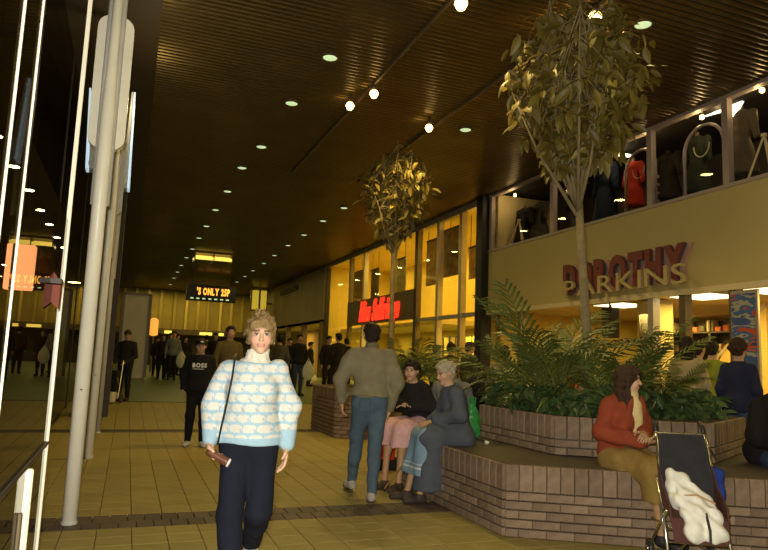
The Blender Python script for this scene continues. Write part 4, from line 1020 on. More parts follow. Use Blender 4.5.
def hair_prims(J, R, hs, style, seed=0):
    c = J['Hd']; rs = random.Random(seed)
    def T(x, y, z): return c+R@(V3(x, y, z)*hs)
    def E(x, y, z, a, b, d, k=.015, sub=False): return ell(T(x, y, z), V3(a, b, d)*hs, R, k, sub)
    pr = [E(0, .022, .036, .086, .103, .092)]
    if style in ('short', 'crop', 'curly', 'oldset', 'wavy'): pr += [E(0, .065, -.02, .072, .05, .075, .02)]
    if style == 'short': pr += [E(0, -.05, .085, .06, .05, .035, .02)]
    if style == 'wavy':
        pr += [E(0, -.058, .074, .066, .040, .030, .02), E(.070, .012, .0, .024, .055, .062, .02), E(-.070, .012, .0, .024, .055, .062, .02), E(.01, .01, .088, .080, .092, .050, .02), E(.05, -.055, .055, .03, .03, .028, .015), E(-.05, -.055, .055, .03, .03, .028, .015)]
        for i in range(70):
            a = rs.uniform(0, 6.28); b_ = rs.uniform(.05, 1.75); x, y, z = math.cos(a)*math.sin(b_), math.sin(a)*math.sin(b_), math.cos(b_)
            if y < -.3 and z < .35: continue
            p = T(x*.088, .012+y*.103, .034+z*.105); d_ = R@V3(y*.6+rs.uniform(-.5, .5), -x*.6+rs.uniform(-.5, .5), rs.uniform(-.6, .3)+.3*z)
            pr.append(cap(p, p+nrm(d_)*.038*hs, .013*hs, .005*hs, .006))
    if style in ('curly', 'oldset'):
        for i in range(60):
            a = rs.uniform(0, 6.28); b_ = rs.uniform(0, 1.9); x, y, z = math.cos(a)*math.sin(b_), math.sin(a)*math.sin(b_), math.cos(b_)
            if y < -.35 and z < .45: continue
            g = .03 if style == 'curly' else .024
            pr.append(E(x*.09, .02+y*.105, .03+z*.10, g, g, g, .008))
    if style in ('long', 'bob'):
        L = -.26 if style == 'long' else -.11
        pr += [cap(T(.072, .02, .02), T(.082, .01, L), .030*hs, .026*hs, .03), cap(T(-.072, .02, .02), T(-.082, .01, L), .030*hs, .026*hs, .03), E(0, .075, L*.45, .085, .04, abs(L)*.62, .03), E(0, -.055, .080, .072, .045, .036, .02)]
    # face opening
    pr += [E(0, -.105, -.035, .068, .072, .088, .012, True)]
    if style in ('short', 'crop', 'wavy', 'oldset', 'curly'): pr += [('plane', T(0, 0, -.075), -R[:, 2], 0)]
    return pr
def person(label, loc, rz, H, J, clothes, hair=None, skin=(.60, .36, .235), vox=.008, hyaw=0, hpitch=0, hroll=0, hs=None, fem=False, hands=None, group=None, tights=None, extra=None, lips=(.42, .13, .10)):
    u = H/1.7; fine = vox <= .013; hs = hs or u*1.0; R = rotm(hyaw, hpitch, hroll)
    e = empty('person', loc, rz, label, 'person', group)
    hands = hands or {}
    pr = torso(J, -.012, u, fem)
    for s, n in ((-1, 'R'), (1, 'L')):
        pr += arm(J, n, -.004, u)+leg(J, n, -.004, u)+foot(J, n, u, -.006)
        hd = hands.get(n, {}); d = hd.get('d', J['W'+n]-J['E'+n]); pn = hd.get('pn', (-s, -.25, 0))
        pr += hand(J['W'+n], d, pn, s, hd.get('curl', .35), hs, fine)
    pr += head(J, R, hs, fine)
    kz = 9 if tights is None else H*.55
    sdf_obj('body', pr, vox, 'skin', e, skin_color(J, R, hs, skin, lips, tights=tights, kz=kz if tights is not None else None))
    if hair:
        st, col = hair
        sdf_obj('hair', hair_prims(J, R, hs, st, int(H*1000)), min(vox, .02), cloth(col, .6, .3, 40, .6, 220), e, wr=(.005 if st != 'crop' else .003, 110, 3))
    for c in clothes: c(e, J, u, vox)
    if extra: extra(e, J, R, hs, u, vox)
    return e
# garments: each returns a builder
def top(name, col, g=.02, hem=-.06, cuff=.97, collar=.03, fem=False, wr=(.008, 26, 1), ga=None, m=None, color=None, neck=None, vx=None, flare=0, gs=.55):
    def f(e, J, u, vox):
        R = frame(J); up = R[:, 2]; ga_ = g if ga is None else ga
        pr = torso(J, g, u, fem)+([ell(J['P']+up*.02, V3(.165, .125, .15)*u+g+flare, R, .05)])
        pr += [('plane', J['P']+up*hem, -up, 0), ('plane', J['N']+up*collar, up, 0)]
        if neck: pr += [cap(J['N']-up*.04, J['N']+up*neck+(J['Hd']-J['N'])*.1, .068*u, .062*u, .02)]
        for n in 'RL': pr += arm(J, n, ga_, u, .035, cuff, gs)
        sdf_obj(name, pr, vx or vox, m or cloth(col), e, color, wr)
        return e
    return f
def coat(name, col, g=.03, hemz=.35, cuff=.97, fem=True, seated=True, collar=.04, wr=(.010, 22, 2), side=None, spread=1.0):
    def f(e, J, u, vox):
        R = frame(J); up = R[:, 2]
        pr = torso(J, g, u, fem)+[('plane', J['N']+up*collar, up, 0)]
        for n in ('RL' if side is None else side):
            H_, K, A = J['H'+n], J['K'+n], J['A'+n]
            pr += [cap(H_, K, .115*u+g, .10*u+g*.6, .06)]
            if seated: pr += [cap(K*.8+H_*.2, V3(K[0], (K*.8+H_*.2)[1]*.6+A[1]*.4, hemz-.05), .11*u+g*.6, (.10*u+g)*spread, .06)]
            else: pr += [cap(K, A, .10*u+g*.6, .11*u, .06)]
        pr += [('plane', V3(0, 0, hemz), V3(0, 0, -1), 0)]
        for n in 'RL': pr += arm(J, n, g, u, .035, cuff)
        sdf_obj(name, pr, vox, cloth(col), e, None, wr)
    return f
def trousers(name, col, g=.015, waist=.10, upto=.96, wr=(.006, 30, 5), m=None, color=None):
    def f(e, J, u, vox):
        R = frame(J); up = R[:, 2]
        pr = [ell(J['P'], V3(.165, .12, .15)*u+g*.6, R, .04), ('plane', J['P']+up*waist, up, 0)]
        for n in 'RL': pr += leg(J, n, g, u, .03, upto)
        sdf_obj(name, pr, vox, m or cloth(col), e, color, wr)
    return f
def skirt(name, col, g=.02, hemz=.4, waist=.12, seated=True, wr=(.008, 30, 7), m=None, color=None, r=.10):
    def f(e, J, u, vox):
        R = frame(J); up = R[:, 2]
        pr = [ell(J['P'], V3(.17, .125, .15)*u+g*.6, R, .05), ('plane', J['P']+up*waist, up, 0)]
        if seated:
            mid = lambda k: (J[k+'R']+J[k+'L'])/2
            for n in 'RL':
                H_, K, A = J['H'+n], J['K'+n], J['A'+n]; t = max(0, min(1.2, (K[2]-hemz)/(K[2]-A[2]+1e-6)))
                pr += [cap(H_, K, r*u+g, .078*u+g, .05), cap(K, K+(A-K)*t, .078*u+g, .085*u+g, .05)]
            K, A = mid('K'), mid('A'); t = max(0, min(1.2, (K[2]-hemz)/(K[2]-A[2]+1e-6)))
            pr += [cap(mid('H'), K, .10*u, .08*u, .05), cap(K, K+(A-K)*t, .08*u, .085*u, .05), ('plane', V3(0, 0, hemz), V3(0, 0, -1), 0)]
        else: pr += [cap(J['P']-V3(0, 0, .05), V3(0, 0, hemz), .16*u, .21*u, .05), ('plane', V3(0, 0, hemz), V3(0, 0, -1), 0)]
        sdf_obj(name, pr, vox, m or cloth(col), e, color, wr)
    return f
def shoes(col, g=.008, name='shoe', sole=None):
    def f(e, J, u, vox):
        for n in 'RL':
            A, T = J['A'+n], J['T'+n]
            pr = foot(J, n, u, g)
            lo = min(A[2]-.085*u, T[2]-.03)
            pr += [('plane', A-V3(0, 0, -.005), V3(0, 0, 1), 0)]
            if abs(T[2]-.03) < .012: pr += [('plane', V3(0, 0, .002), V3(0, 0, -1), 0)]
            o = sdf_obj(name, pr, min(vox, .012), cloth(col, .5), e)
            if sole:
                h = A+V3(0, 0, -.07*u); t = T+V3(0, 0, -.022)
                sdf_obj('sole', [cap(h, t, .03*u, .034*u), ('plane', (h+t)/2+V3(0, 0, .012), nrm(np.cross(np.cross(t-h, V3(0, 0, 1)), t-h)), 0), ('plane', V3(0, 0, .001), V3(0, 0, -1), 0)], min(vox, .012), cloth(sole, .6), o)
    return f
def facing(loc, tx, ty):
    return math.atan2(tx-loc[0], -(ty-loc[1]))

# ---- the woman in the sheep jumper, walking towards the camera
wl = atz(240, 594); H = 1.62
J = stand(H, True)
J.update(Hd=V3(.03, -.02, 1.503), N=V3(.012, .012, 1.355), SR=V3(-.140, .01, 1.295), SL=V3(.140, .01, 1.295), ER=V3(-.232, .03, 1.075), WR=V3(-.222, -.09, .885), EL=V3(.228, .05, 1.07), WL=V3(.222, 0, .855),
         HR=V3(-.08, 0, .86), HL=V3(.08, 0, .86), KR=V3(-.075, -.10, .47), AR=V3(-.055, -.17, .085), TR=V3(-.06, -.34, .03),
         KL=V3(.075, -.03, .46), AL=V3(.03, .34, .20), TL=V3(.035, .22, .045))
def sheep(J):
    def f(V):
        c = np.tile(np.array([.36, .54, .67]), (len(V), 1)); x, y, z = V.T
        # distance along the sleeve or round the body
        u_ = np.where(np.abs(x) < .165, x, x)+np.where(y > 0, .35, -.25)*y
        row = z/.058; ri = np.floor(row); fzr = row-ri-.5
        off = np.where(ri % 2 == 0, 0, .5); col = u_/.082+off; ci = np.floor(col); fc = col-ci-.5
        body = np.abs(fc/.47)**3+np.abs(fzr/.385)**3+.10*np.sin(col*25)*np.cos(row*9)
        m = body < 1; c[m] = (.68, .68, .63)
        hd = ((fc-.36)/.075)**2+((fzr+.08)/.15)**2 < 1; c[hd] = (.52, .46, .46)
        t = z < .905; lowsl = (np.abs(x) > .185) & (z < .945)
        c[t & (np.abs(x) < .19)] = (.36, .54, .67); c[lowsl] = (.36, .54, .67)
        return c
    return f
def collar(e, J, R, hs, u, vox):
    o = sdf_obj('polo_neck', [cap(V3(.008, .012, 1.33), V3(.02, .0, 1.395), .078, .068, .02), ell(V3(0, .01, 1.335), V3(.098, .088, .032), None, .02), ell(V3(0, .005, 1.43), V3(.055, .06, .02), None, .01, True)], .006, cloth((.72, .68, .57)), e, wr=(.003, 120, 4))
    MB().tube([(-.13, .11, 1.25), (-.118, .06, 1.385), (-.112, -.06, 1.36), (-.115, -.125, 1.25), (-.135, -.14, 1.1), (-.16, -.13, .95), (-.175, -.1, .86)], .0065, 6).build('shoulder_strap', 'black', e)
    for s in (-1, 1): MB().lathe([(.002, -.011), (.011, 0), (.002, .011)], tuple(J['Hd']+R@V3(s*.083, .01, -.04)), 8).build('earring', 'chrome', e)
W1 = person('woman in pale blue and white sheep-pattern jumper and navy trousers walking forward', (wl[0], wl[1], 0), facing(wl, -.25, 0), H, J,
    [top('jumper', (.5, .6, .7), .030, -.025, .99, -.015, True, (.007, 24, 1), .024, M['attr'], sheep(J), vx=.0062, flare=-.01, gs=1.15), trousers('trousers', (.012, .0135, .025), .020, .07), shoes((.6, .57, .5))],
    ('wavy', (.25, .165, .07)), (.68, .42, .28), .0062, hyaw=6, hpitch=2, fem=True, hs=.945, extra=collar, lips=(.55, .25, .2),
    hands={'R': dict(d=(.25, -.25, -1), pn=(1, -.3, .2), curl=.95), 'L': dict(d=(-.05, -.1, -1), pn=(-1, -.2, 0), curl=.35)})
# the brown case in her hand
q = Matrix.Translation(W1.location) @ Matrix.Rotation(W1.rotation_euler.z, 4, 'Z')
hc = q @ Vector((-.175, -.135, .80))
cs = empty('spectacle_case', hc, W1.rotation_euler.z, 'small brown case with a pale end gripped by the jumper woman', 'case')
o = sdf_obj('case_body', [cap(V3(-.035, .0, .018), V3(.06, -.015, -.028), .024, .026)], .005, mat('brown_leather', (.13, .05, .025), .4, var=.2, vscale=20), cs)
MB().lathe([(.018, 0), (.026, .004), (.026, .014), (.012, .016)], n=14).build('case_end', mat('pale_end', (.75, .72, .66), .4), cs).matrix_basis = Matrix.Translation((.066, -.017, -.031)) @ Matrix.Rotation(math.radians(115), 4, 'Y')

# ---- the man walking away
ml = atz(366, 499); H = 1.77
J = stand(H); 
J.update(EL=V3(.31, .02, 1.17), WL=V3(.285, -.05, .955), ER=V3(-.255, .08, 1.13), WR=V3(-.21, .0, .885),
         KR=V3(-.06, .02, .50), AR=V3(-.02, .17, .10), TR=V3(-.04, .02, .03), KL=V3(.09, -.22, .50), AL=V3(.09, -.36, .12), TL=V3(.12, -.52, .06), Hd=V3(0, -.05, 1.64))
def ribs(e, J, R, hs, u, vox):
    sdf_obj('jacket_waistband', [ell(V3(0, 0, 1.03), V3(.178, .135, .10), None, .02), ('plane', V3(0, 0, 1.055), V3(0, 0, 1), 0), ('plane', V3(0, 0, .99), V3(0, 0, -1), 0)], .008, cloth((.18, .155, .09)), e)
    sdf_obj('jacket_collar', [cap(V3(0, .012, 1.46), V3(0, .0, 1.505), .083, .074, .02)], .008, cloth((.17, .145, .085)), e)
    sdf_obj('back_pocket', [rbox(V3(.075, .135, .93), V3(.05, .006, .06), None, .006)], .008, cloth((.075, .11, .15)), e)
person('man in olive-grey blouson jacket and blue jeans walking away', (ml[0], ml[1], 0), math.radians(171), H, J,
    [top('jacket', (.22, .19, .115), .040, .05, .96, .02, False, (.013, 20, 3), .030, gs=.9), trousers('jeans', (.085, .125, .165), .012, .06, .97), shoes((.42, .37, .30), .006, 'trainer', (.08, .06, .05))],
    ('short', (.025, .017, .012)), (.52, .30, .18), .0085, extra=ribs, hands={'L': dict(curl=.5), 'R': dict(curl=.5)})

# ---- the boy in the black sweatshirt and cap
bl = atz(194, 446); H = 1.60
J = stand(H); J.update(AL=V3(.11, -.05, .08), TL=V3(.15, -.2, .03), AR=V3(-.10, .06, .08), TR=V3(-.13, -.08, .03), KL=V3(.10, -.06, .46), WR=V3(-.22, -.05, .84), WL=V3(.22, -.05, .84))
def boyx(e, J, R, hs, u, vox):
    c = J['Hd']; T = lambda x, y, z: c+R@(V3(x, y, z)*hs)
    cp = sdf_obj('cap', [ell(T(0, .015, .055), V3(.092, .108, .075)*hs, R), ('plane', T(0, 0, .035), -R[:, 2], 0)], .01, cloth((.015, .013, .012)), e)
    sdf_obj('cap_peak', [ell(T(0, -.11, .045), V3(.07, .07, .010)*hs, R)], .008, cloth((.015, .013, .012)), cp)
    sdf_obj('cap_badge', [ell(T(.01, -.092, .075), V3(.028, .012, .016)*hs, R)], .006, cloth((.75, .7, .6)), cp)
    sdf_obj('shirt_collar', [ell(V3(0, -.055, 1.325), V3(.05, .03, .04))], .01, cloth((.5, .45, .36)), e)
    R_ = place_text(e, 'BOSS', .085, .006, mat('white_print', (.75, .72, .62), .7), (-.105, -.185, 1.175), (1, 0, 0), (0, 0, 1), .215, bold=.004, name='chest_print')
    MB().box(-.1, .06, -.188, -.182, 1.145, 1.153).build('chest_print', mat('white_print', (.75, .72, .62), .7), e)
person('boy in black sweatshirt with white chest lettering, cap and white trainers', (bl[0], bl[1], 0), facing(bl, 0, 0), H, J,
    [top('sweatshirt', (.013, .012, .012), .045, -.08, .97, .02, False, (.008, 22, 5), .026), trousers('trousers', (.013, .012, .013), .018), shoes((.62, .58, .5), .008, 'trainer')],
    ('short', (.04, .025, .015)), (.52, .29, .17), .012, hpitch=4, extra=boyx)

# ---- old lady in the long blue-grey coat, seated sideways
SEAT = ZB1
H = 1.60; J = sit(H, SEAT, True, .06, .40, .44); ol = (3.24, 6.2)
J.update(WL=V3(.06, -.27, .80), ER=V3(-.20, -.08, .86), WR=V3(-.03, -.30, .78), EL=V3(.22, -.08, .87), AL=V3(.09, -.43, .085), AR=V3(-.10, -.50, .085), TL=V3(.10, -.58, .03), TR=V3(-.12, -.65, .03))
def hemband(V):
    c = np.tile(np.array([.22, .33, .44]), (len(V), 1)); z = V[:, 2]
    c[((z > .335) & (z < .352)) | ((z > .372) & (z < .385))] = (.65, .65, .62); return c
person('grey-haired old lady in long slate-blue coat seated on the brick ledge with a stick', (ol[0], ol[1], 0), math.radians(-96), H, J,
    [skirt('skirt', (.2, .3, .4), .02, .27, m=M['attr'], color=hemband, r=.09), coat('coat', (.085, .095, .115), .035, .13, side='L', spread=1.25), shoes((.06, .045, .035))],
    ('oldset', (.42, .36, .24)), (.56, .34, .21), .0085, hyaw=18, hpitch=16, fem=True, tights=(.48, .28, .14), hands={'L': dict(d=(-.3, -1, -.3), pn=(-.2, .2, -1), curl=.8), 'R': dict(d=(.3, -1, -.2), pn=(0, .2, -1), curl=.8)})
s0, s1 = atY(427, 432, 6.1), atz(384, 491)
cn = empty('walking_stick', s1, 0, 'tan wooden walking stick leaning out from the old lady', 'walking stick')
d = s0-s1; MB().tube([(0, 0, .02), d*.5, d], [.010, .011, .012], 8).build('shaft', mat('tan_wood', (.42, .24, .07), .45), cn)
MB().lathe([(.016, 0), (.016, .03), (.011, .04)], n=10).build('rubber_tip', 'black', cn)
MB().tube([d, d+V3(.02, 0, .04), d+V3(.06, 0, .05), d+V3(.09, 0, .03)], .012, 8).build('crook_handle', mat('tan_wood2', (.42, .24, .07), .45), cn)

# ---- woman in dark coat and pink skirt beside her
H = 1.60; J = sit(H, SEAT, True, .06, .42, .48); pk = (3.17, 7.05)
J.update(EL=V3(.24, -.10, .88), WL=V3(.06, -.25, .88), ER=V3(-.24, -.10, .88), WR=V3(-.04, -.24, .90))
person('dark-haired woman in black coat and pink skirt seated facing the old lady', (pk[0], pk[1], 0), math.radians(-62), H, J,
    [skirt('skirt', (.70, .40, .38), .04, .46, r=.12), top('coat', (.02, .018, .018), .04, -.10, .95, .03, True, (.01, 24, 9)), shoes((.09, .06, .04))],
    ('oldset', (.03, .02, .014)), (.56, .34, .21), .0095, hyaw=22, fem=True, tights=(.5, .28, .14), hands={'L': dict(d=(-1, -.3, .1), pn=(0, 0, -1)), 'R': dict(d=(1, -.3, .1), pn=(0, 0, -1))})
# ---- man in grey-blue jacket, back turned, on the far side of the ledge
H = 1.68; J = sit(H, SEAT, False, .12); gm = (3.86, 7.62)
person('balding man in grey-blue jacket seated with his back turned behind the old lady', (gm[0], gm[1], 0), math.radians(150), H, J,
    [top('jacket', (.19, .20, .20), .035, -.08), trousers('trousers', (.05, .045, .04)), shoes((.03, .025, .02))], ('crop', (.16, .10, .06)), (.5, .28, .16), .011, hpitch=20)

# ---- woman in the red jacket, seated on the front ledge
H = 1.64; J = sit(H, SEAT, True, .03, .44, .42)
rw = np.array([3.97, 4.64])
J.update(EL=V3(.20, -.08, .90), WL=V3(-.0, -.26, .87), ER=V3(-.24, -.03, .86), WR=V3(-.02, -.28, .80), KL=V3(.08, -.42, .58), KR=V3(-.07, -.43, .60),
         AL=V3(.12, -.36, .10), TL=V3(.19, -.48, .03), AR=V3(.03, -.40, .10), TR=V3(.09, -.54, .03))
def redx(e, J, R, hs, u, vox):
    sdf_obj('blouse', [ell(V3(0.02, -.155, .99), V3(.06, .055, .17)), ell(V3(.01, -.12, 1.16), V3(.06, .055, .06))], .009, cloth((.62, .48, .22)), e, wr=(.004, 60, 3))
    for s in (-1, 1): sdf_obj('lapel', [ell(V3(.02+s*.075, -.165, 1.05), V3(.03, .02, .12), rotm(0, 0, -s*14))], .009, cloth((.24, .048, .022)), e)
    sdf_obj('cuff', [cap(J['WL']+V3(.05, .03, .0), J['WL']+V3(.015, .005, 0), .04, .038)], .009, cloth((.62, .48, .22)), e)
    sdf_obj('hair_lock', [cap(V3(.055, -.08, 1.26), V3(.085, -.16, 1.06), .030, .02)], .009, cloth((.05, .028, .016), .6, .3, 40, .6, 220), e, wr=(.005, 110, 3))
RWz = math.radians(2)
person('long-haired woman in rust-red jacket and olive skirt seated on the front ledge', (rw[0], rw[1], 0), RWz, H, J,
    [skirt('skirt', (.26, .165, .045), .03, .36, r=.115), top('jacket', (.25, .05, .022), .036, -.14, .93, .03, True, (.010, 24, 11), .034), shoes((.025, .02, .02))],
    ('long', (.05, .028, .016)), (.60, .37, .23), .0085, hyaw=62, hpitch=4, fem=True, tights=(.42, .24, .12), extra=redx,
    hands={'L': dict(d=(-.6, -.7, -.1), pn=(-.3, .3, -.8), curl=.7), 'R': dict(d=(1, -.5, .1), pn=(.2, .3, .8), curl=.6)})
# ---- dark-coated person at the right edge
H = 1.70; J = sit(H, SEAT, False, .10)
dk = atz(783, 468, SEAT)
person('person in a black coat seated at the right edge, cut off by the picture', (dk[0]+.11, dk[1]+.19, 0), math.radians(-24), H, J,
    [top('coat', (.014, .012, .011), .07, -.12), trousers('jeans', (.04, .06, .11)), shoes((.03, .025, .02))], ('short', (.03, .02, .014)), (.5, .3, .18), .012)

# ---- people standing further back, placed by the height of their heads
def head_at(px, py, Y):
    p = atY(px, py, Y); return (p[0], Y, fz(Y)), max(1.5, min(1.95, p[2]-fz(Y)))
def crowd(px, py, H, label, topc, legc, hair, hairc, rz, kind='top', vox=.028, skirtc=None, loc=None, J=None, **kw):
    if not loc: loc, H = head_at(px, py, H)
    L = loc; J = J or stand(H, kind == 'fem')
    cl = [top('jacket', topc, .016, -.10, fem=(kind == 'fem'), wr=None), shoes((.03, .025, .02))]
    cl.append(skirt('skirt', skirtc, .02, H*.28, seated=False, wr=None) if skirtc else trousers('trousers', legc, .015, wr=None))
    return person(label, L, math.radians(rz), H, J, cl, (hair, hairc), (.5, .3, .18), vox, fem=(kind == 'fem'), **kw)
BK = (.025, .018, .012)
# by the clothes shop
def shop_loc(px, py, X): q = atX(px, py, X); return (X, q[1], 0), q[2]
L, h = shop_loc(738, 339, 7.35); J = stand(h-.02, True); crowd(0, 0, h-.02, 'person with curly brown hair in navy jacket by the shop entrance, back turned', (.025, .028, .06), (.06, .09, .16), 'curly', (.055, .03, .018), 110, 'fem', .014, loc=L, J=J)
L, h = shop_loc(712, 341, 7.9); crowd(0, 0, h, 'person in lime green top facing the shop window', (.22, .26, .03), (.05, .05, .05), 'short', BK, 120, vox=.018, loc=L)
L, h = shop_loc(698, 342, 8.2); crowd(0, 0, h, 'person in pale mint top between two shoppers at the shop window', (.38, .52, .42), (.05, .05, .05), 'short', BK, 105, vox=.018, loc=L)
L, h = shop_loc(687, 337, 7.3); crowd(0, 0, h, 'long dark-haired person in cream coat near the shop pillar, back turned', (.42, .33, .18), (.05, .04, .04), 'long', BK, 130, 'fem', .016, loc=L)
# between the planters
L, h = shop_loc(505, 346, 5.3); crowd(0, 0, h, 'person in beige raincoat standing behind the near planter, back turned', (.24, .20, .12), (.06, .05, .04), 'short', BK, 150, vox=.018, loc=L)
for px, py, X, tc, hr, lab in ((437, 345, 6.6, (.03, .025, .02), 'short', 'dark figure left of the lattice windows'), (451, 344, 7.2, (.06, .05, .03), 'wavy', 'shopper in brown in front of the left lattice window'), (470, 342, 7.0, (.05, .055, .03), 'short', 'shopper in dark green in front of the right lattice window')):
    L, h = shop_loc(px, py, X); L = (L[0], L[1], fz(L[1])); crowd(0, 0, h-L[2], lab, tc, (.04, .035, .03), hr, (.05, .03, .02), 100, vox=.024, loc=L)
# outside the second shop
for px, py, H, tc, lab, rz in ((329, 336, 20.5, (.02, .017, .015), 'dark-clad figure left of the dark post outside the neon shop', 20), (339, 333, 19.5, (.025, .02, .017), 'dark-clad figure close behind the walking man', 200), (347, 338, 21.0, (.03, .02, .018), 'shorter dark figure beside the walking man\'s shoulder', 170),
      (300, 334, 20.0, (.02, .02, .022), 'man in open dark jacket and jeans walking right of the jumper woman', 10), (290, 338, 22.5, (.03, .024, .018), 'dark figure just right of the jumper woman\'s head', 0), (311, 342, 24.0, (.02, .018, .016), 'small dark figure outside the far right shop', 60), (280, 335, 18.0, (.09, .085, .07), 'grey-jacketed figure behind the jumper woman\'s shoulder', 180)):
    crowd(px, py, H, lab, tc, (.05, .065, .10) if px == 300 else (.03, .025, .022), 'short', BK, rz)
# the far crowd on the left
for px, py, H, tc, lab, rz, hr in ((171, 333, 27.0, (.02, .018, .015), 'far dark figure left of the man in the pale shirt', 0, 'short'), (178, 334, 29.0, (.03, .025, .02), 'far figure directly behind the man in the pale shirt', 20, 'short'), (174.5, 331, 25.5, (.18, .19, .17), 'far man in pale grey shirt carrying a white bag', 0, 'short'),
      (186, 336, 26.0, (.02, .02, .018), 'far dark figure half hidden by the boy\'s shoulder', 10, 'short'), (164, 334, 26.0, (.03, .022, .015), 'far figure beside the orange lamp post', 0, 'short'), (216, 333, 24.0, (.022, .018, .014), 'far dark figure between the boy and the jumper woman', 0, 'short'), (207, 335, 27.0, (.05, .04, .02), 'far brown-coated figure right of the boy\'s cap', 180, 'short'), (158, 337, 28.0, (.04, .03, .02), 'far shorter figure at the edge of the white hoarding', 0, 'bob')):
    crowd(px, py, H, lab, tc, (.025, .022, .02), hr, BK, rz, vox=.034)
crowd(231, 326, 13.5, 'person in khaki brown coat close behind the jumper woman\'s shoulder', (.12, .09, .035), (.04, .035, .025), 'short', (.05, .03, .015), 10, vox=.022)
# ------------------------------------------------------------------ pushchair, bags, trolley
pc = empty('pushchair', (3.78, 3.72, 0), math.radians(-30), 'folding pushchair with dark seat and silver frame beside the red-jacket woman', 'pushchair')
dkf = mat('dark_canvas', (.02, .018, .022), .8, var=.3, vscale=12, bump=.3, bscale=120); brf = mat('maroon_canvas', (.075, .025, .018), .8, var=.2)
for s in (-1, 1):
    x = s*.195
    MB().tube([(x*.86, .22, .93), (x*.88, .17, .86), (x, -.02, .40), (x, -.10, .27)], .011, 8).build('side_tube', 'chrome', pc, smooth=True)
    MB().tube([(x, .10, .62), (x, -.06, .42), (x*1.05, -.26, .10)], .010, 8).build('front_leg', 'chrome', pc, smooth=True)
    MB().tube([(x, -.18, .44), (x, .05, .30), (x*1.1, .26, .09)], .010, 8).build('rear_leg', 'chrome', pc, smooth=True)
    for yy, zz in ((-.28, .07), (.28, .07)):
        o = MB().lathe([(.02, -.016), (.068, -.016), (.072, -.008), (.072, .008), (.068, .016), (.02, .016)], n=18).build('wheel', 'black', pc, smooth=True); o.matrix_basis = Matrix.Translation((x*1.08, yy, zz+.002)) @ Matrix.Rotation(math.radians(90), 4, 'Y')
        h = MB().lathe([(.022, -.02), (.022, .02)], n=12).build('hub', 'chrome', o)
    MB().tube([(x*.86, .22, .93), (x*.86, .26, .98), (x*.86, .31, 1.0)], .016, 8).build('handle_grip', 'black', pc, smooth=True)
MB().tube([(-.165, .215, .92), (.165, .215, .92)], .010, 8).build('top_bar', 'chrome', pc)
MB().tube([(-.20, -.24, .13), (.20, -.24, .13)], .009, 8).build('cross_bar', 'chrome', pc); MB().tube([(-.20, -.16, .23), (.20, -.16, .23)], .009, 8).build('cross_bar', 'chrome', pc)
MB().tube([(-.2, -.24, .13), (.2, .26, .3)], .008, 8).build('cross_strut', 'chrome', pc); MB().tube([(.2, -.24, .13), (-.2, .26, .3)], .008, 8).build('cross_strut', 'chrome', pc)
MB().sheet([(-.165, .20, .915), (.165, .20, .915), (.185, .02, .46), (-.185, .02, .46)], .012, (0, .93, .37)).build('seat_back', dkf, pc)
MB().sheet([(-.185, .02, .46), (.185, .02, .46), (.185, -.22, .40), (-.185, -.22, .40)], .012, (0, -.2, -1)).build('seat', brf, pc)
MB().sheet([(-.185, -.22, .40), (.185, -.22, .40), (.17, -.26, .25), (-.17, -.26, .25)], .012, (0, 1, 0)).build('leg_apron', brf, pc)
for s in (-1, 1): MB().sheet([(s*.187, .14, .76), (s*.187, .02, .46), (s*.187, -.22, .40), (s*.187, -.20, .48), (s*.187, -.02, .58)], .01, (-s, 0, 0)).build('side_wing', brf, pc)
MB().bbox(0, -.30, .155, .34, .10, .015, .004).build('footrest', 'black', pc)
bb = empty('baby_blanket', (3.78, 3.72, .3), math.radians(-30), 'rumpled white blanket bundle lying in the pushchair', 'blanket')
sdf_obj('blanket_fold', [ell(V3(-.07, -.01, .27), V3(.095, .075, .11), rotm(0, -20, 12), .04), ell(V3(-.02, -.09, .19), V3(.14, .09, .09), rotm(10, -30, 0), .04), ell(V3(.02, -.18, .11), V3(.15, .085, .085), rotm(0, 20, 8), .04), ell(V3(.09, -.235, .02), V3(.095, .06, .07), None, .03), ell(V3(-.05, -.24, .015), V3(.08, .055, .07), None, .03), ell(V3(-.12, .02, .34), V3(.04, .04, .05), None, .03)], .009, cloth((.80, .77, .68)), bb, wr=(.013, 48, 12))
MB().tube([(.03, -.255, .15), (.04, -.30, .05), (.04, -.305, -.03)], .009, 6).build('harness_strap', 'black', bb)
MB().tube([(-.13, -.12, .23), (.0, -.175, .25), (.12, -.16, .2)], .007, 6).build('ribbon', mat('tan_ribbon', (.45, .27, .12), .7), bb)
# blue bag hung behind the pushchair
bg = empty('blue_bag', (4.15, 3.88, .0), math.radians(-30), 'bright blue bag hanging behind the right side of the pushchair', 'bag')
sdf_obj('bag_body', [rbox(V3(0, 0, .52), V3(.05, .05, .13), None, .03), ell(V3(0, 0, .43), V3(.085, .07, .07), None, .04)], .01, cloth((.02, .045, .22)), bg, wr=(.006, 40, 3))
MB().tube([(-.06, 0, .72), (-.09, -.02, .86), (-.05, 0, .9), (.04, 0, .74)], .008, 6).build('bag_handle', 'black', bg)
# red wheeled shopping bag by the pink-skirt woman
q = atz(382, 469)
rb = empty('shopping_bag', q, math.radians(-20), 'red shopping bag with black base standing on the floor by the pink skirt', 'bag')
sdf_obj('bag_body', [rbox(V3(0, 0, .30), V3(.13, .08, .20), None, .03), ('plane', V3(0, 0, .50), V3(0, 0, 1), 0)], .012, cloth((.42, .035, .02)), rb, wr=(.005, 30, 4))
sdf_obj('bag_base', [rbox(V3(.03, 0, .07), V3(.16, .09, .04), None, .03), ('plane', V3(0, 0, .0), V3(0, 0, -1), 0)], .012, cloth((.02, .017, .015)), rb)
for s in (-1, 1): MB().tube([(-.08, s*.06, .48), (-.05, s*.05, .62), (.05, s*.05, .62), (.08, s*.06, .48)], .008, 6).build('bag_handle', 'black', rb)
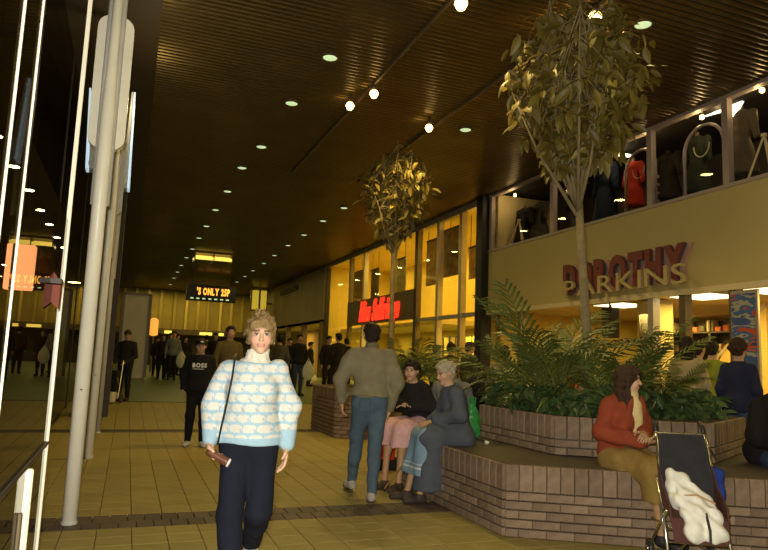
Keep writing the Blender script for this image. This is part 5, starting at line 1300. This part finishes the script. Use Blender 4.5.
# green carrier bag on the ledge
q = atz(470, 437, ZB1)
gb = empty('carrier_bag', (q[0]-.06, q[1]-.15, ZB1), .3, 'shiny green plastic carrier bag on the ledge behind the old lady', 'bag')
sdf_obj('bag_body', [ell(V3(0, 0, .12), V3(.11, .09, .13), None, .04), ell(V3(.01, 0, .26), V3(.075, .05, .13), None, .05), ('plane', V3(0, 0, .0), V3(0, 0, -1), 0)], .009, mat('green_plastic', (.04, .26, .06), .35, var=.2, vscale=15), gb, wr=(.012, 55, 6))
for s in (-1, 1): MB().tube([(s*.04, 0, .34), (s*.05, 0, .44), (s*.015, 0, .45), (s*.01, 0, .34)], .009, 6).build('bag_handle', mat('green_plastic2', (.04, .26, .06), .35), gb)
# the man with the wheeled trolley far left
tm = person('man in dark jacket standing behind a wheeled trolley at the far left', (-.02, 17.8, fz(17.8)), math.radians(-25), 1.74, (lambda J: (J.update(WR=V3(-.2, -.28, .95), ER=V3(-.25, -.05, 1.1), WL=V3(.14, -.30, .95), EL=V3(.25, -.05, 1.1)), J)[1])(stand(1.74)),
    [top('jacket', (.03, .027, .022), .022, -.10, wr=None), trousers('trousers', (.02, .018, .018), .016, wr=None), shoes((.03, .025, .02))], ('short', (.08, .05, .03)), (.55, .32, .18), .02, hyaw=20, hpitch=18)
tr_ = empty('wheeled_trolley', (-.34, 17.3, fz(17.3)), math.radians(-20), 'wheeled shopping trolley with chrome frame, dark bag and white parcel', 'trolley')
for s in (-1, 1):
    MB().tube([(s*.24, .12, 1.0), (s*.24, .05, .6), (s*.24, -.05, .12)], .016, 8).build('frame_tube', 'chrome', tr_)
    MB().tube([(s*.24, -.22, .62), (s*.24, .0, .4), (s*.24, .22, .1)], .014, 8).build('brace_tube', 'chrome', tr_)
    o = MB().lathe([(.03, -.02), (.09, -.02), (.1, 0), (.09, .02), (.03, .02)], n=16).build('wheel', 'black', tr_); o.matrix_basis = Matrix.Translation((s*.28, .05, .1)) @ Matrix.Rotation(math.radians(90), 4, 'Y')
MB().tube([(-.24, .12, 1.0), (.24, .12, 1.0)], .018, 8).build('handle_bar', 'chrome', tr_); MB().tube([(-.24, -.05, .12), (.24, -.05, .12)], .014, 8).build('base_bar', 'chrome', tr_)
sdf_obj('dark_bag', [rbox(V3(0, -.05, .52), V3(.19, .12, .22), None, .03)], .02, cloth((.02, .018, .016)), tr_)
sdf_obj('white_parcel', [rbox(V3(.0, -.14, .14), V3(.17, .1, .09), None, .03)], .02, cloth((.62, .58, .46)), tr_, wr=(.01, 20, 2))
# dark pram standing behind the near planter
pr_ = empty('pram', (5.5, 9.3, 0), math.radians(70), 'dark hooded pram standing behind the left end of the near planter', 'pram')
sdf_obj('pram_body', [ell(V3(0, 0, .78), V3(.26, .46, .24), None, .04), ('plane', V3(0, 0, .86), V3(0, 0, 1), 0)], .02, cloth((.015, .013, .013)), pr_)
sdf_obj('pram_hood', [ell(V3(0, .2, .92), V3(.27, .30, .34), None, .03), ('plane', V3(0, .05, .9), nrm(V3(0, -1, .2)), 0), ('plane', V3(0, 0, .8), V3(0, 0, -1), 0)], .02, cloth((.012, .011, .012)), pr_, wr=(.008, 26, 2))
for s in (-1, 1):
    for yy in (-.32, .32):
        o = MB().lathe([(.17, -.012), (.19, 0), (.17, .012)], n=22).build('wheel', 'chrome', pr_); o.matrix_basis = Matrix.Translation((s*.25, yy, .19)) @ Matrix.Rotation(math.radians(90), 4, 'Y')
    MB().tube([(s*.25, -.32, .19), (s*.2, 0, .56), (s*.25, .32, .19)], .013, 6).build('chassis_tube', 'chrome', pr_)
    MB().tube([(s*.22, -.4, .75), (s*.22, -.62, 1.0)], .012, 6).build('handle_arm', 'chrome', pr_)
MB().tube([(-.22, -.62, 1.0), (.22, -.62, 1.0)], .014, 8).build('handle_bar', 'black', pr_)
# small loose things
q = atY(346, 0, 25.2)
def pbag(px, py, Y, lab):
    q = atY(px, py, Y); e = empty('white_bag', (q[0], q[1], q[2]), 0, lab, 'bag')
    sdf_obj('bag_body', [ell(V3(0, 0, .0), V3(.2, .08, .26), None, .04), ell(V3(0, 0, .2), V3(.1, .05, .15), None, .05)], .025, cloth((.62, .6, .46)), e); MB().tube([(-.06, 0, .3), (0, 0, .42), (.06, 0, .3)], .012, 6).build('bag_handle', cloth((.62, .6, .46)), e)
pbag(181, 361, 25.45, 'white carrier bag held by the far man in the pale shirt'); pbag(308, 372, 19.95, 'white carrier bag beside the man in the open jacket')
def scrap(p, lab, n):
    e = empty('paper_scrap', p, n, lab, 'scrap'); sdf_obj('crumple', [ell(V3(0, 0, .012), V3(.026, .012, .016), rotm(0, 20, 30)), ell(V3(.012, 0, .022), V3(.012, .01, .014))], .004, cloth((.75, .72, .62)), e, wr=(.003, 160, n))
scrap(atz(487, 444, ZB1), 'small white paper scrap on the brick ledge behind the old lady', 2)
e = empty('wall_lamp', atY(153, 336, 33), 0, 'small glowing orange lamp beside the white hoarding', 'lamp')
MB().lathe([(.06, 0), (.2, .05), (.2, .75), (.08, .85)], n=14).build('glowing_shade', mat('orange_lamp', (1, .5, .1), .4, emit=.9, ecol=(1, .42, .06)), e); MB().lathe([(.05, -2.0), (.05, 0)], n=10).build('lamp_post', 'bronze', e)
